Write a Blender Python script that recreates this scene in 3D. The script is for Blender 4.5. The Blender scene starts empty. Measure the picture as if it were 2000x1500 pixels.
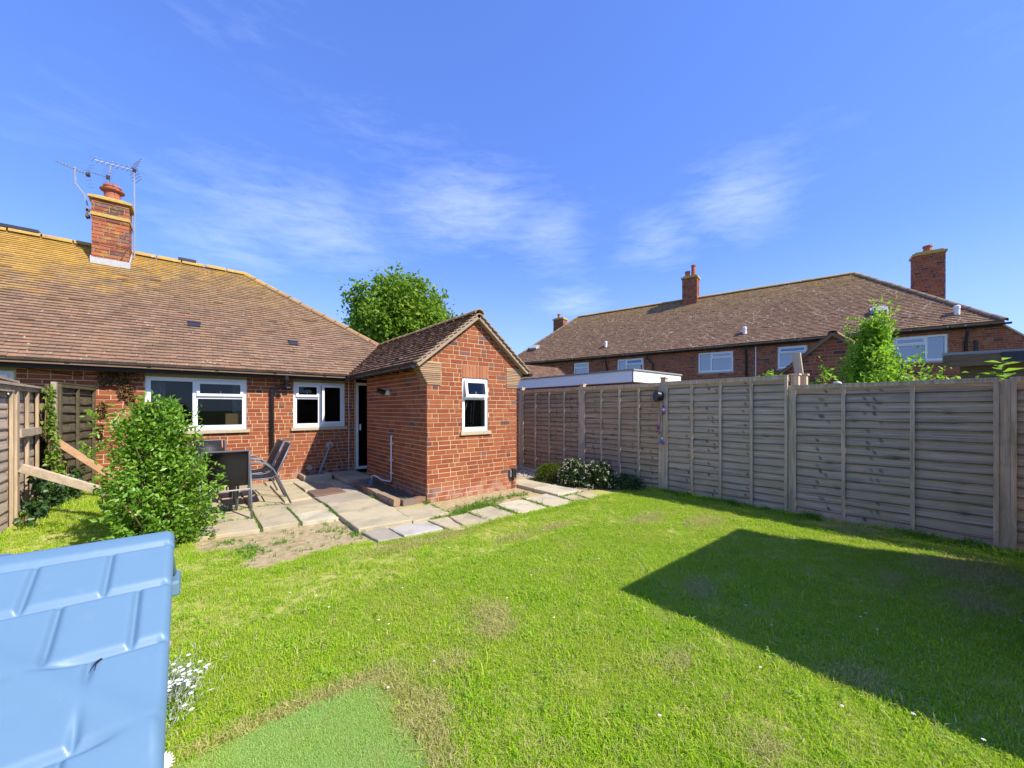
import bpy, math, random
import numpy as np
from mathutils import Vector, Matrix

scene = bpy.context.scene
COL = scene.collection
rnd = random.Random(7)
R = math.radians

# ------------------------------------------------------------------ camera, sky, sun, exposure
CAM = Vector((0, 0, 1.5))
cam_data = bpy.data.cameras.new('camera')
cam = bpy.data.objects.new('camera', cam_data)
COL.objects.link(cam)
cam.location = CAM
cam.rotation_euler = (R(90), 0, R(-39.8))
cam_data.sensor_width = 36
cam_data.lens = 13.5
cam_data.shift_y = 0.024
cam_data.clip_start = 0.02
cam_data.clip_end = 2000
scene.camera = cam

TO_SUN = Vector((0.385, -0.955, 1.0)).normalized()
SUN_EL = math.asin(TO_SUN.z)
SUN_AZ = math.atan2(TO_SUN.x, TO_SUN.y)
sun_data = bpy.data.lights.new('sun', 'SUN')
sun_data.energy = 2.65
sun_data.angle = R(0.5)
sun_data.color = (1.0, 0.93, 0.82)
sun = bpy.data.objects.new('sun', sun_data)
COL.objects.link(sun)
sun.rotation_euler = (-TO_SUN).to_track_quat('-Z', 'Y').to_euler()
sun.location = (10, -20, 25)

scene.view_settings.view_transform = 'Standard'
scene.view_settings.look = 'None'
scene.view_settings.gamma = 1
scene.view_settings.exposure = 1.50
scene.view_settings.use_curve_mapping = False


class NT:
    """small helper round a node tree"""
    def __init__(self, tree):
        self.t = tree; self.n = tree.nodes; self.l = tree.links
    def new(self, kind, **kw):
        n = self.n.new(kind)
        for k, v in kw.items():
            setattr(n, k, v)
        return n
    def put(self, sock, v):
        if isinstance(v, bpy.types.NodeSocket):
            self.l.new(v, sock)
        elif v is not None:
            sock.default_value = v
    def math(self, op, a, b=None, c=None, clamp=False):
        n = self.new('ShaderNodeMath', operation=op, use_clamp=clamp)
        self.put(n.inputs[0], a)
        if b is not None: self.put(n.inputs[1], b)
        if c is not None: self.put(n.inputs[2], c)
        return n.outputs[0]
    def noise(self, vec, scale, detail=4, rough=0.55, dist=0.0, out='Fac'):
        n = self.new('ShaderNodeTexNoise')
        self.put(n.inputs['Vector'], vec)
        n.inputs['Scale'].default_value = scale
        n.inputs['Detail'].default_value = detail
        n.inputs['Roughness'].default_value = rough
        n.inputs['Distortion'].default_value = dist
        return n.outputs[out]
    def scale(self, vec, s):
        n = self.new('ShaderNodeMapping')
        self.put(n.inputs['Vector'], vec)
        n.inputs['Scale'].default_value = s
        return n.outputs[0]
    def step(self, v, a, b):
        n = self.new('ShaderNodeMapRange', interpolation_type='SMOOTHSTEP')
        self.put(n.inputs['Value'], v)
        n.inputs['From Min'].default_value = a
        n.inputs['From Max'].default_value = b
        return n.outputs[0]
    def mix(self, f, a, b, mode='MIX'):
        n = self.new('ShaderNodeMix', data_type='RGBA', blend_type=mode)
        self.put(n.inputs['Factor'], f)
        self.put(n.inputs[6], rgba(a)); self.put(n.inputs[7], rgba(b))
        return n.outputs[2]
    def ramp(self, f, stops, interp='LINEAR'):
        n = self.new('ShaderNodeValToRGB')
        cr = n.color_ramp; cr.interpolation = interp
        while len(cr.elements) < len(stops): cr.elements.new(0.5)
        for e, (p, c) in zip(cr.elements, stops):
            e.position = p; e.color = rgba(c)
        self.put(n.inputs[0], f)
        return n.outputs[0]
    def bump(self, h, strength=0.3, dist=0.01):
        n = self.new('ShaderNodeBump')
        n.inputs['Strength'].default_value = strength
        n.inputs['Distance'].default_value = dist
        self.put(n.inputs['Height'], h)
        return n.outputs[0]


def rgba(c):
    if isinstance(c, bpy.types.NodeSocket) or c is None: return c
    return (c[0], c[1], c[2], 1.0) if len(c) == 3 else c


def make_world():
    w = bpy.data.worlds.new('World')
    scene.world = w
    w.use_nodes = True
    t = NT(w.node_tree); t.n.clear()
    sky = t.new('ShaderNodeTexSky', sky_type='NISHITA')
    sky.sun_disc = False
    sky.sun_elevation = SUN_EL
    sky.sun_rotation = SUN_AZ
    sky.altitude = 0
    sky.air_density = 1.0
    sky.dust_density = 0.25
    sky.ozone_density = 2.2
    hs = t.new('ShaderNodeHueSaturation')
    hs.inputs['Hue'].default_value = 0.512
    hs.inputs['Saturation'].default_value = 1.06
    hs.inputs['Value'].default_value = 1.0
    t.l.new(sky.outputs[0], hs.inputs['Color'])
    gm = t.new('ShaderNodeGamma'); gm.inputs['Gamma'].default_value = 0.60
    t.l.new(hs.outputs[0], gm.inputs['Color'])
    sky_col = t.mix(1.0, gm.outputs[0], (.41, .635, 1.22), 'MULTIPLY')
    tc = t.new('ShaderNodeTexCoord')
    d = tc.outputs['Generated']
    sep = t.new('ShaderNodeSeparateXYZ'); t.l.new(d, sep.inputs[0])
    az = t.math('ARCTAN2', sep.outputs[0], sep.outputs[1])
    el = t.math('ARCSINE', sep.outputs[2])
    # high cirrus, seen on a plane far above
    zz = t.math('ADD', t.math('MAXIMUM', sep.outputs[2], 0.0), 0.12)
    comb = t.new('ShaderNodeCombineXYZ')
    t.put(comb.inputs[0], t.math('DIVIDE', sep.outputs[0], zz))
    t.put(comb.inputs[1], t.math('DIVIDE', sep.outputs[1], zz))
    rot = t.new('ShaderNodeMapping'); t.l.new(comb.outputs[0], rot.inputs[0])
    rot.inputs['Rotation'].default_value = (0, 0, R(38))
    v = t.scale(rot.outputs[0], (1.0, 1.9, 1))
    n1 = t.noise(v, 1.5, 9, 0.62, 0.55)
    sph = t.new('ShaderNodeCombineXYZ'); t.put(sph.inputs[0], az); t.put(sph.inputs[1], t.math('MULTIPLY', el, 2.6))
    n1 = t.math('ADD', t.math('MULTIPLY', n1, .55), t.math('MULTIPLY', t.noise(sph.outputs[0], 3.6, 9, .62, .7), .45))
    n2 = t.noise(t.scale(sph.outputs[0], (1, 1.6, 1)), 9.0, 8, 0.66, 0.35)
    body = t.math('ADD', t.math('MULTIPLY', n1, 0.52), t.math('MULTIPLY', n2, 0.48))
    # where the wisps hang (azimuth, elevation, widths in degrees, weight)
    patches = [(33, 27, 13, 6, 1.0), (45, 24, 8, 5.5, .9), (11, 23, 13, 5.5, 1.0), (4, 19, 9, 5, .85), (49, 15, 7, 4, .9),
               (70, 25, 7, 5.5, .95), (61, 22, 8, 4, .85), (22, 34, 13, 5, .5), (2, 40, 14, 9, .38), (75, 29, 8, 3, .45), (27, 15, 12, 4, .45),
               (78, 27, 7, 4, .35), (-10, 26, 10, 6, .35), (130, 30, 30, 10, .6), (-110, 25, 40, 9, .6), (180, 40, 35, 12, .5)]
    tot = None
    for a, e, sa, se, wgt in patches:
        da = t.math('MULTIPLY', t.math('SUBTRACT', az, R(a)), 1 / R(sa))
        de = t.math('MULTIPLY', t.math('SUBTRACT', el, R(e)), 1 / R(se))
        g = t.math('EXPONENT', t.math('MULTIPLY', t.math('ADD', t.math('MULTIPLY', da, da), t.math('MULTIPLY', de, de)), -0.7))
        g = t.math('MULTIPLY', g, wgt)
        tot = g if tot is None else t.math('MAXIMUM', tot, g)
    lo = t.math('SUBTRACT', 0.61, t.math('MULTIPLY', tot, 0.32))
    cl = t.math('MULTIPLY', t.math('SUBTRACT', body, lo), 1.9, clamp=True)
    cl = t.math('MULTIPLY', cl, t.math('MULTIPLY', tot, 0.62), clamp=True)
    low = t.math('MULTIPLY', t.step(el, R(22), R(1)), 0.22)
    cl = t.math('MAXIMUM', cl, low)
    col = t.mix(cl, sky_col, (2.7, 3.05, 3.5))
    bg = t.new('ShaderNodeBackground')
    bg.inputs['Strength'].default_value = 0.15
    t.l.new(col, bg.inputs['Color'])
    out = t.new('ShaderNodeOutputWorld')
    t.l.new(bg.outputs[0], out.inputs[0])


make_world()

# ------------------------------------------------------------------ materials
MATS = {}


def material(name):
    m = bpy.data.materials.new(name)
    m.use_nodes = True
    t = NT(m.node_tree); t.n.clear()
    out = t.new('ShaderNodeOutputMaterial')
    MATS[name] = m
    return m, t, out


def principled(t, out, color, rough=0.7, normal=None, metallic=0.0, spec=0.4):
    b = t.new('ShaderNodeBsdfPrincipled')
    t.put(b.inputs['Base Color'], rgba(color))
    t.put(b.inputs['Roughness'], rough)
    b.inputs['Metallic'].default_value = metallic
    b.inputs['Specular IOR Level'].default_value = spec
    if normal is not None: t.l.new(normal, b.inputs['Normal'])
    t.l.new(b.outputs[0], out.inputs[0])
    return b


def pos(t):
    return t.new('ShaderNodeNewGeometry').outputs['Position']


def piece_random(t):
    """a number that differs from piece to piece, whether a piece is its own object or an island of one mesh"""
    a = t.new('ShaderNodeObjectInfo').outputs['Random']
    b = t.new('ShaderNodeNewGeometry').outputs['Random Per Island']
    return t.math('FRACT', t.math('ADD', a, b))


def plain(name, color, rough=0.6, var=0.15, scale=25, metallic=0.0, spec=0.4, bump=0.0):
    m, t, out = material(name)
    n = t.noise(pos(t), scale, 4, 0.6)
    c2 = tuple(x * (1 - var) for x in color); c1 = tuple(min(1, x * (1 + var)) for x in color)
    col = t.mix(n, c2, c1)
    nr = t.bump(t.noise(pos(t), scale * 6, 3), bump, 0.004) if bump else None
    principled(t, out, col, rough, nr, metallic, spec)
    return m


def brick_material(name, tones, dark, dark_share, lichen=0.0, pale_base=True):
    m, t, out = material(name)
    p = pos(t)
    r = piece_random(t)
    k = len(tones)
    live = 1 - dark_share
    stops = [(live * i / k, c) for i, c in enumerate(tones)] + [(live, dark), (live + dark_share * .5, tuple(x * 1.5 for x in dark))]
    col = t.ramp(r, stops, 'CONSTANT')
    n = t.noise(p, 14, 5, 0.65)
    col = t.mix(t.math('MULTIPLY', t.step(n, .42, .75), .35), col, tuple(x * .55 for x in tones[1]))
    fine = t.noise(p, 70, 4, 0.7)
    col = t.mix(t.math('MULTIPLY', t.step(fine, .55, .78), .18), col, (.48, .30, .19))
    if pale_base:
        z = t.new('ShaderNodeSeparateXYZ'); t.l.new(p, z.inputs[0])
        low = t.math('MULTIPLY', t.step(z.outputs[2], .34, .02), t.step(t.noise(p, 6, 4), .35, .65))
        col = t.mix(t.math('MULTIPLY', low, .5), col, (.50, .34, .27))
    if lichen:
        z2 = t.new('ShaderNodeSeparateXYZ'); t.l.new(p, z2.inputs[0])
        lm = t.math('MULTIPLY', t.step(t.noise(p, 7, 5, .7), .50, .66), lichen)
        col = t.mix(lm, col, (.50, .32, .05))
        wm = t.step(t.noise(p, 11, 3, .6), .70, .74)
        col = t.mix(t.math('MULTIPLY', wm, .7), col, (.6, .58, .5))
    h = t.math('ADD', t.noise(p, 90, 3, .7), t.math('MULTIPLY', n, .6))
    principled(t, out, col, .85, t.bump(h, .45, .006), spec=.25)
    return m


brick_material('red_brick', [(.30, .084, .034), (.245, .062, .028), (.335, .108, .043), (.268, .070, .030), (.315, .094, .038), (.282, .079, .033)], (.12, .06, .05), .055)
brick_material('soldier_brick', [(.42, .155, .075), (.38, .13, .065)], (.36, .12, .06), .1, 0, False)
brick_material('shade_brick', [(.33, .095, .04), (.26, .07, .032), (.37, .12, .05), (.29, .08, .036)], (.10, .045, .04), .12, 0, False)
brick_material('chimney_brick', [(.36, .11, .055), (.25, .075, .045), (.30, .12, .07), (.42, .13, .05)], (.12, .07, .06), .15, .55, False)
brick_material('edging_brick', [(.30, .16, .10), (.36, .24, .14), (.25, .14, .09)], (.2, .15, .12), .2, 0, False)


def mortar_material(name, c):
    m, t, out = material(name)
    p = pos(t)
    col = t.mix(t.noise(p, 20, 5, .7), tuple(x * .75 for x in c), tuple(min(1, x * 1.15) for x in c))
    principled(t, out, col, .95, t.bump(t.noise(p, 180, 3), .4, .004), spec=.1)


mortar_material('mortar', (.58, .42, .235))
mortar_material('grey_mortar', (.40, .29, .2))
mortar_material('verge_mortar', (.36, .27, .19))


def tile_material(name, tones, ridge_z, eave_z, yellow, speck, left_bias=None):
    m, t, out = material(name)
    p = pos(t)
    r = piece_random(t)
    k = len(tones)
    col = t.ramp(r, [(i / k, c) for i, c in enumerate(tones)], 'CONSTANT')
    n = t.noise(p, 9, 5, .65)
    col = t.mix(t.math('MULTIPLY', t.step(n, .40, .70), .45), col, tuple(x * .62 for x in tones[0]))
    broad = t.noise(p, .8, 4, .6)
    col = t.mix(t.math('MULTIPLY', t.step(broad, .45, .7), .25), col, tuple(x * .6 for x in tones[1]))
    z = t.new('ShaderNodeSeparateXYZ'); t.l.new(p, z.inputs[0])
    hgt = t.math('MULTIPLY', t.math('SUBTRACT', z.outputs[2], eave_z), 1 / (ridge_z - eave_z))
    ln = t.noise(p, 3.0, 7, .72)
    amount = t.math('ADD', t.math('MULTIPLY', hgt, .62), t.math('MULTIPLY', ln, .9))
    if left_bias:
        x0, x1, wgt = left_bias
        amount = t.math('ADD', amount, t.math('MULTIPLY', t.step(z.outputs[0], x0, x1), wgt))
    ymask = t.math('MULTIPLY', t.step(amount, .90, 1.20), yellow)
    lich = t.mix(t.noise(p, 22, 4, .7), (.56, .31, .03), (.42, .30, .10))
    grey = t.math('MULTIPLY', t.step(t.noise(p, 5.5, 6, .75), .52, .66), t.step(hgt, .12, .8))
    col = t.mix(t.math('MULTIPLY', grey, .5), col, (.36, .28, .17))
    wash = t.math('MULTIPLY', t.step(t.math('ADD', hgt, t.math('MULTIPLY', t.math('SUBTRACT', t.noise(p, 1.3, 5, .7), .5), .9)), .30, .95), .55 * yellow)
    col = t.mix(wash, col, (.36, .245, .10))
    col = t.mix(ymask, col, lich)
    vor = t.new('ShaderNodeTexVoronoi'); vor.inputs['Scale'].default_value = 10
    t.l.new(p, vor.inputs['Vector'])
    dots = t.math('LESS_THAN', vor.outputs['Distance'], t.math('MULTIPLY', t.math('SUBTRACT', t.noise(p, 2.2, 4, .7), .36), speck))
    col = t.mix(t.math('MULTIPLY', dots, .8), col, (.58, .50, .38))
    principled(t, out, col, .88, t.bump(t.noise(p, 60, 4, .7), .5, .006), spec=.2)


tile_material('bungalow_tile', [(.25, .160, .100), (.285, .185, .118), (.215, .138, .09), (.295, .172, .105)], 5.13, 2.25, .8, .60, (.8, -2.4, .22))
tile_material('outhouse_tile', [(.22, .13, .08), (.26, .155, .095), (.18, .11, .075)], 4.2, 2.2, .15, .35)
tile_material('terrace_tile', [(.27, .158, .095), (.31, .188, .112), (.225, .135, .088)], 7.45, 4.3, .45, 1.25)
tile_material('terrace_ridge', [(.24, .17, .11), (.20, .14, .10), (.27, .20, .12)], 7.4, 4.0, .5, .9)
tile_material('ridge_tile', [(.33, .20, .11), (.28, .16, .09), (.38, .24, .12)], 3.2, 2.0, .45, .9)
tile_material('mossy_ridge_tile', [(.34, .20, .10), (.30, .17, .09)], 5.0, 3.0, .85, .9)


def wood_material(name, c_dark, c_light, scl, green=0.0, warm=None):
    m, t, out = material(name)
    p = pos(t)
    oi = t.new('ShaderNodeObjectInfo').outputs['Random']
    off = t.new('ShaderNodeCombineXYZ'); t.put(off.inputs[0], t.math('MULTIPLY', oi, 37.0)); t.put(off.inputs[1], t.math('MULTIPLY', oi, 11.0))
    add = t.new('ShaderNodeVectorMath', operation='ADD'); t.l.new(p, add.inputs[0]); t.l.new(off.outputs[0], add.inputs[1])
    v = t.scale(add.outputs[0], scl)
    g = t.noise(v, 1.0, 7, .68, .7)
    col = t.mix(t.step(g, .3, .72), c_dark, c_light)
    col = t.mix(t.math('MULTIPLY', t.step(oi, .25, 1.0), .38), col, tuple(x * .5 for x in c_light))
    blotch = t.noise(p, 3.2, 5, .65)
    if warm:
        col = t.mix(t.math('MULTIPLY', t.step(blotch, .42, .68), .75), col, warm)
    else:
        col = t.mix(t.math('MULTIPLY', t.step(blotch, .5, .75), .4), col, tuple(x * .6 for x in c_dark))
    fine = t.noise(t.scale(add.outputs[0], tuple(x * 3.5 for x in scl)), 1.0, 4, .7)
    col = t.mix(t.math('MULTIPLY', t.step(fine, .52, .74), .4), col, tuple(x * .45 for x in c_dark))
    if green:
        z = t.new('ShaderNodeSeparateXYZ'); t.l.new(p, z.inputs[0])
        low = t.math('MULTIPLY', t.step(z.outputs[2], .75, .0), t.step(t.noise(p, 2.5, 4), .3, .7))
        col = t.mix(t.math('MULTIPLY', low, green), col, (.34, .31, .15))
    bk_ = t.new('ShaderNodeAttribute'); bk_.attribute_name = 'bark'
    col = t.mix(t.math('MULTIPLY', bk_.outputs['Fac'], .82, clamp=True), col, tuple(x * .16 for x in c_dark))  # dark bark edge and knots, plus a shadow line painted at each lap
    principled(t, out, col, .85, t.bump(g, .5, .006), spec=.2)


wood_material('weathered_slat', (.27, .20, .135), (.82, .64, .445), (30, .9, 60), .6, (.58, .425, .275))
wood_material('brown_slat', (.24, .165, .10), (.76, .54, .335), (30, .9, 60), .6, (.50, .325, .18))
wood_material('weathered_post', (.44, .32, .205), (.84, .64, .43), (26, 26, 1.6), .5)
wood_material('sunny_slat', (.40, .31, .22), (.72, .59, .45), (26, 1.3, 30), .3)
wood_material('sunny_post', (.36, .26, .16), (.56, .43, .27), (26, 26, 1.6), .3)
wood_material('algae_slat', (.075, .062, .035), (.17, .14, .08), (26, 1.3, 30), .4)
wood_material('new_timber', (.45, .25, .13), (.58, .36, .20), (12, 12, 12), 0)
wood_material('old_timber', (.40, .31, .21), (.56, .46, .33), (9, 9, 9), 0)
wood_material('shed_board', (.16, .10, .06), (.25, .16, .10), (2, 2, 30), 0)

plain('upvc', (.80, .80, .79), .35, .03, 8)
plain('rubber_seal', (.06, .06, .065), .6)
plain('black_plastic', (.016, .016, .018), .32, .2)
plain('grey_plastic', (.22, .23, .23), .5, .15)
plain('white_plastic', (.78, .76, .74), .4, .05)
plain('lead', (.40, .40, .385), .55, .3, 12)
plain('stone', (.44, .37, .24), .9, .28, 18, bump=.4)
plain('lintel_stone', (.36, .28, .15), .9, .25, 14, bump=.3)
plain('creasing_tile', (.34, .20, .115), .9, .25, 30, bump=.3)
plain('verge_tile', (.33, .23, .14), .9, .3, 20, bump=.4)
plain('clay_pot', (.40, .13, .075), .8, .3, 12, bump=.3)
plain('lichen_mortar', (.46, .31, .08), .95, .45, 14, bump=.6)
plain('galvanised', (.50, .47, .42), .45, .3, 30, metallic=.6)
plain('rusty_steel', (.12, .08, .06), .7, .4, 40)
plain('dark_boards', (.03, .024, .02), .7, .2)
plain('soffit', (.11, .09, .07), .8, .2)
plain('render_white', (.90, .87, .83), .5, .06, 3)
plain('felt', (.30, .29, .27), .95, .2, 12, bump=.3)
plain('black_felt', (.05, .05, .052), .8, .25, 12, bump=.3)
plain('room', (.045, .043, .045), .9, .1)
plain('curtain', (.36, .42, .45), .9, .12, 30)
plain('cardboard', (.46, .29, .13), .9, .08)
plain('vent_tile', (.03, .028, .04), .5, .2)
plain('chair_metal', (.135, .14, .155), .42, .1, metallic=.3)
plain('chair_frame_silver', (.42, .42, .43), .4, .1, metallic=.4)
plain('stripe_orange', (.50, .22, .12), .8, .05)
plain('stripe_white', (.60, .56, .50), .8, .05)
plain('pink_plastic', (.42, .03, .30), .4, .1)
plain('blue_ornament', (.05, .30, .55), .4, .1)
plain('white_petal', (.82, .80, .77), .7, .04)
plain('pink_petal', (.70, .28, .44), .7, .1)
plain('yellow_petal', (.75, .55, .03), .7, .1)
plain('cream_petal', (.58, .50, .32), .8, .15)
plain('bark', (.10, .075, .05), .9, .3, 20, bump=.6)
plain('twig', (.16, .11, .05), .85, .25, 30)
plain('bed_soil', (.13, .10, .06), .95, .4, 30, bump=.8)
plain('pebble', (.33, .31, .29), .85, .45, 6)
plain('insect', (.02, .012, .01), .4)

# fabric of the chairs: a woven plastic mesh you can partly see through
m, t, out = material('sling_mesh')
d = t.new('ShaderNodeBsdfPrincipled')
d.inputs['Base Color'].default_value = (.014, .0135, .015, 1); d.inputs['Roughness'].default_value = .6
tr = t.new('ShaderNodeBsdfTransparent'); mx = t.new('ShaderNodeMixShader'); mx.inputs[0].default_value = .10
t.l.new(d.outputs[0], mx.inputs[1]); t.l.new(tr.outputs[0], mx.inputs[2]); t.l.new(mx.outputs[0], out.inputs[0])


def glass_material(name, tint, gloss):
    m, t, out = material(name)
    fr = t.new('ShaderNodeFresnel'); fr.inputs['IOR'].default_value = 1.5
    f = t.math('ADD', t.math('MULTIPLY', fr.outputs[0], .6), gloss, clamp=True)
    tr = t.new('ShaderNodeBsdfTransparent'); tr.inputs[0].default_value = rgba(tint)
    gl = t.new('ShaderNodeBsdfGlossy'); gl.inputs['Roughness'].default_value = .015
    mx = t.new('ShaderNodeMixShader'); t.put(mx.inputs[0], f)
    t.l.new(tr.outputs[0], mx.inputs[1]); t.l.new(gl.outputs[0], mx.inputs[2]); t.l.new(mx.outputs[0], out.inputs[0])


glass_material('glass', (.72, .74, .74), .0)
glass_material('far_glass', (.55, .60, .64), .20)
glass_material('table_glass', (.30, .31, .32), .05)

# obscured glass
m, t, out = material('frosted_glass')
principled(t, out, t.mix(t.noise(pos(t), 60, 3), (.16, .20, .25), (.26, .31, .36)), .35, t.bump(t.noise(pos(t), 140, 2), .6, .004))

# moulded plastic of the playhouse
m, t, out = material('blue_plastic')
p = pos(t)
col = t.mix(t.noise(p, 9, 4, .6), (.112, .206, .30), (.127, .226, .322))
vd = t.new('ShaderNodeTexVoronoi'); vd.inputs['Scale'].default_value = 26; t.l.new(p, vd.inputs['Vector'])
spk = t.math('LESS_THAN', vd.outputs['Distance'], t.math('MULTIPLY', t.step(t.noise(p, 5, 2), .62, .70), .055))
col = t.mix(t.math('MULTIPLY', spk, .8), col, (.06, .07, .08))
col = t.mix(t.math('MULTIPLY', t.step(t.noise(p, 22, 5, .7), .56, .75), .12), col, (.30, .34, .34))
principled(t, out, col, t.math('ADD', .36, t.math('MULTIPLY', t.noise(p, 40, 3), .12)), t.bump(t.noise(p, 420, 2), .10, .0006), spec=.5)
plain('playhouse_wall', (.70, .62, .42), .45, .05)


def leaf_material(name, dark, light, trans=.35, gloss=.35, tip=None):
    m, t, out = material(name)
    r = piece_random(t)
    p = pos(t)
    col = t.mix(r, dark, light)
    if tip:
        col = t.mix(t.step(r, .82, .95), col, tip)
    col = t.mix(t.math('MULTIPLY', t.noise(p, 3, 3), .35), col, dark)
    b = t.new('ShaderNodeBsdfPrincipled'); t.put(b.inputs['Base Color'], col)
    b.inputs['Roughness'].default_value = .42; b.inputs['Specular IOR Level'].default_value = gloss
    tl = t.new('ShaderNodeBsdfTranslucent')
    t.put(tl.inputs[0], t.mix(.5, col, tuple(min(1, x * 1.6) for x in light)))
    mx = t.new('ShaderNodeMixShader'); mx.inputs[0].default_value = trans
    t.l.new(b.outputs[0], mx.inputs[1]); t.l.new(tl.outputs[0], mx.inputs[2]); t.l.new(mx.outputs[0], out.inputs[0])


leaf_material('privet_leaf', (.085, .21, .016), (.27, .46, .03), .36, .6, (.30, .43, .05))
leaf_material('tree_leaf', (.08, .17, .014), (.27, .42, .028), .4, .3, (.32, .36, .035))
leaf_material('fresh_leaf', (.11, .27, .016), (.34, .54, .035), .42, .4, (.45, .52, .07))
leaf_material('ivy_leaf', (.022, .06, .014), (.07, .14, .02), .25, .5)
leaf_material('yellow_ivy_leaf', (.10, .19, .02), (.26, .36, .04), .3, .4)
leaf_material('dark_leaf', (.02, .05, .014), (.06, .115, .022), .2, .5)
leaf_material('lime_leaf', (.055, .095, .006), (.145, .20, .012), .3, .2)
leaf_material('weed_leaf', (.07, .18, .014), (.20, .36, .03), .3, .3)
leaf_material('clover_leaf', (.16, .33, .02), (.32, .52, .05), .35, .2)
leaf_material('silver_leaf', (.30, .36, .27), (.50, .54, .44), .2, .2)
leaf_material('palm_leaf', (.16, .17, .03), (.40, .36, .08), .3, .3)
leaf_material('dry_root', (.16, .085, .035), (.34, .20, .08), .1, .2)


def grass_blade_material(name, cols, straw):
    m, t, out = material(name)
    p = pos(t)
    oi = t.new('ShaderNodeObjectInfo').outputs['Random']
    isl = t.new('ShaderNodeNewGeometry').outputs['Random Per Island']
    r = t.math('FRACT', t.math('ADD', oi, isl))
    k = len(cols)
    col = t.ramp(r, [(i / (k - 1), c) for i, c in enumerate(cols)])
    pn = t.noise(p, 1.15, 5, .62)
    col = t.mix(t.math('MULTIPLY', t.step(pn, .42, .68), .7), col, (.49, .58, .07))
    pn2 = t.noise(p, 4.5, 4, .6)
    dry = t.math('ADD', t.math('MULTIPLY', t.step(pn2, .52, .72), .30), straw)
    isdry = t.math('LESS_THAN', t.math('FRACT', t.math('MULTIPLY', r, 17.3)), dry)
    col = t.mix(t.math('MULTIPLY', isdry, .85), col, (.62, .55, .25))
    b = t.new('ShaderNodeBsdfPrincipled'); t.put(b.inputs['Base Color'], col)
    b.inputs['Roughness'].default_value = .55; b.inputs['Specular IOR Level'].default_value = .1
    tl = t.new('ShaderNodeBsdfTranslucent'); t.put(tl.inputs[0], t.mix(.4, col, (.50, .66, .06)))
    mx = t.new('ShaderNodeMixShader'); mx.inputs[0].default_value = .46
    t.l.new(b.outputs[0], mx.inputs[1]); t.l.new(tl.outputs[0], mx.inputs[2]); t.l.new(mx.outputs[0], out.inputs[0])


grass_blade_material('grass_blade', [(.18, .38, .014), (.38, .60, .024), (.55, .70, .045), (.28, .51, .018)], .15)
grass_blade_material('straw_blade', [(.56, .47, .18), (.70, .60, .29), (.44, .43, .12), (.30, .44, .05)], .42)
grass_blade_material('turf_fibre', [(.34, .57, .13), (.42, .63, .17), (.50, .66, .22)], .02)

# soil and thatch below the grass, mixed by the bare-patch weights stored on the lawn
m, t, out = material('lawn_soil')
p = pos(t)
at = t.new('ShaderNodeAttribute'); at.attribute_name = 'bare'
thatch = t.mix(t.noise(p, 30, 5, .7), (.30, .32, .06), (.54, .49, .17))
soil = t.mix(t.step(t.noise(p, 14, 7, .75), .3, .7), (.30, .225, .115), (.56, .445, .25))
grit = t.step(t.noise(p, 120, 3, .7), .60, .72)
soil = t.mix(t.math('MULTIPLY', grit, .45), soil, (.20, .13, .07))
soil = t.mix(t.math('MULTIPLY', t.step(t.noise(p, 3, 5, .6), .48, .7), .35), soil, (.24, .19, .08))
mask = t.step(t.math('ADD', at.outputs['Fac'], t.math('MULTIPLY', t.math('SUBTRACT', t.noise(p, 9, 5, .7), .5), .7)), .38, .58)
principled(t, out, t.mix(mask, thatch, soil), .95, t.bump(t.noise(p, 70, 5, .75), .8, .015), spec=.1)

m, t, out = material('far_ground')
p = pos(t)
principled(t, out, t.mix(t.noise(p, .6, 6, .65), (.07, .12, .025), (.15, .19, .05)), .95, spec=.1)

m, t, out = material('turf_base')
p = pos(t)
principled(t, out, t.mix(t.noise(p, 50, 4, .7), (.18, .34, .10), (.28, .44, .16)), .95, spec=.1)


def slab_material(name, c1, c2):
    m, t, out = material(name)
    p = pos(t)
    oi = t.new('ShaderNodeObjectInfo').outputs['Random']
    n = t.noise(p, 5, 6, .68)
    col = t.mix(n, c1, c2)
    col = t.mix(t.math('MULTIPLY', oi, .28), col, (.34, .27, .18))
    col = t.mix(t.math('MULTIPLY', t.step(t.noise(p, 2.2, 5, .65), .46, .66), .55), col, (.26, .235, .16))
    col = t.mix(t.math('MULTIPLY', t.step(t.noise(p, 13, 5, .7), .55, .72), .4), col, (.55, .49, .37))
    col = t.mix(t.math('MULTIPLY', t.step(t.noise(p, 55, 4, .75), .58, .74), .35), col, (.2, .16, .10))
    principled(t, out, col, .92, t.bump(t.noise(p, 80, 5, .7), .5, .008), spec=.15)


slab_material('paving', (.39, .33, .20), (.57, .48, .31))
slab_material('pale_paving', (.47, .415, .28), (.60, .53, .37))
slab_material('grey_paving', (.42, .40, .35), (.53, .50, .44))
slab_material('dark_paving', (.30, .265, .205), (.40, .35, .27))
slab_material('concrete_bed', (.33, .27, .18), (.45, .375, .25))
plain('doormat', (.27, .165, .115), .95, .25, 60, bump=.6)

# ------------------------------------------------------------------ mesh helpers


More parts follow.
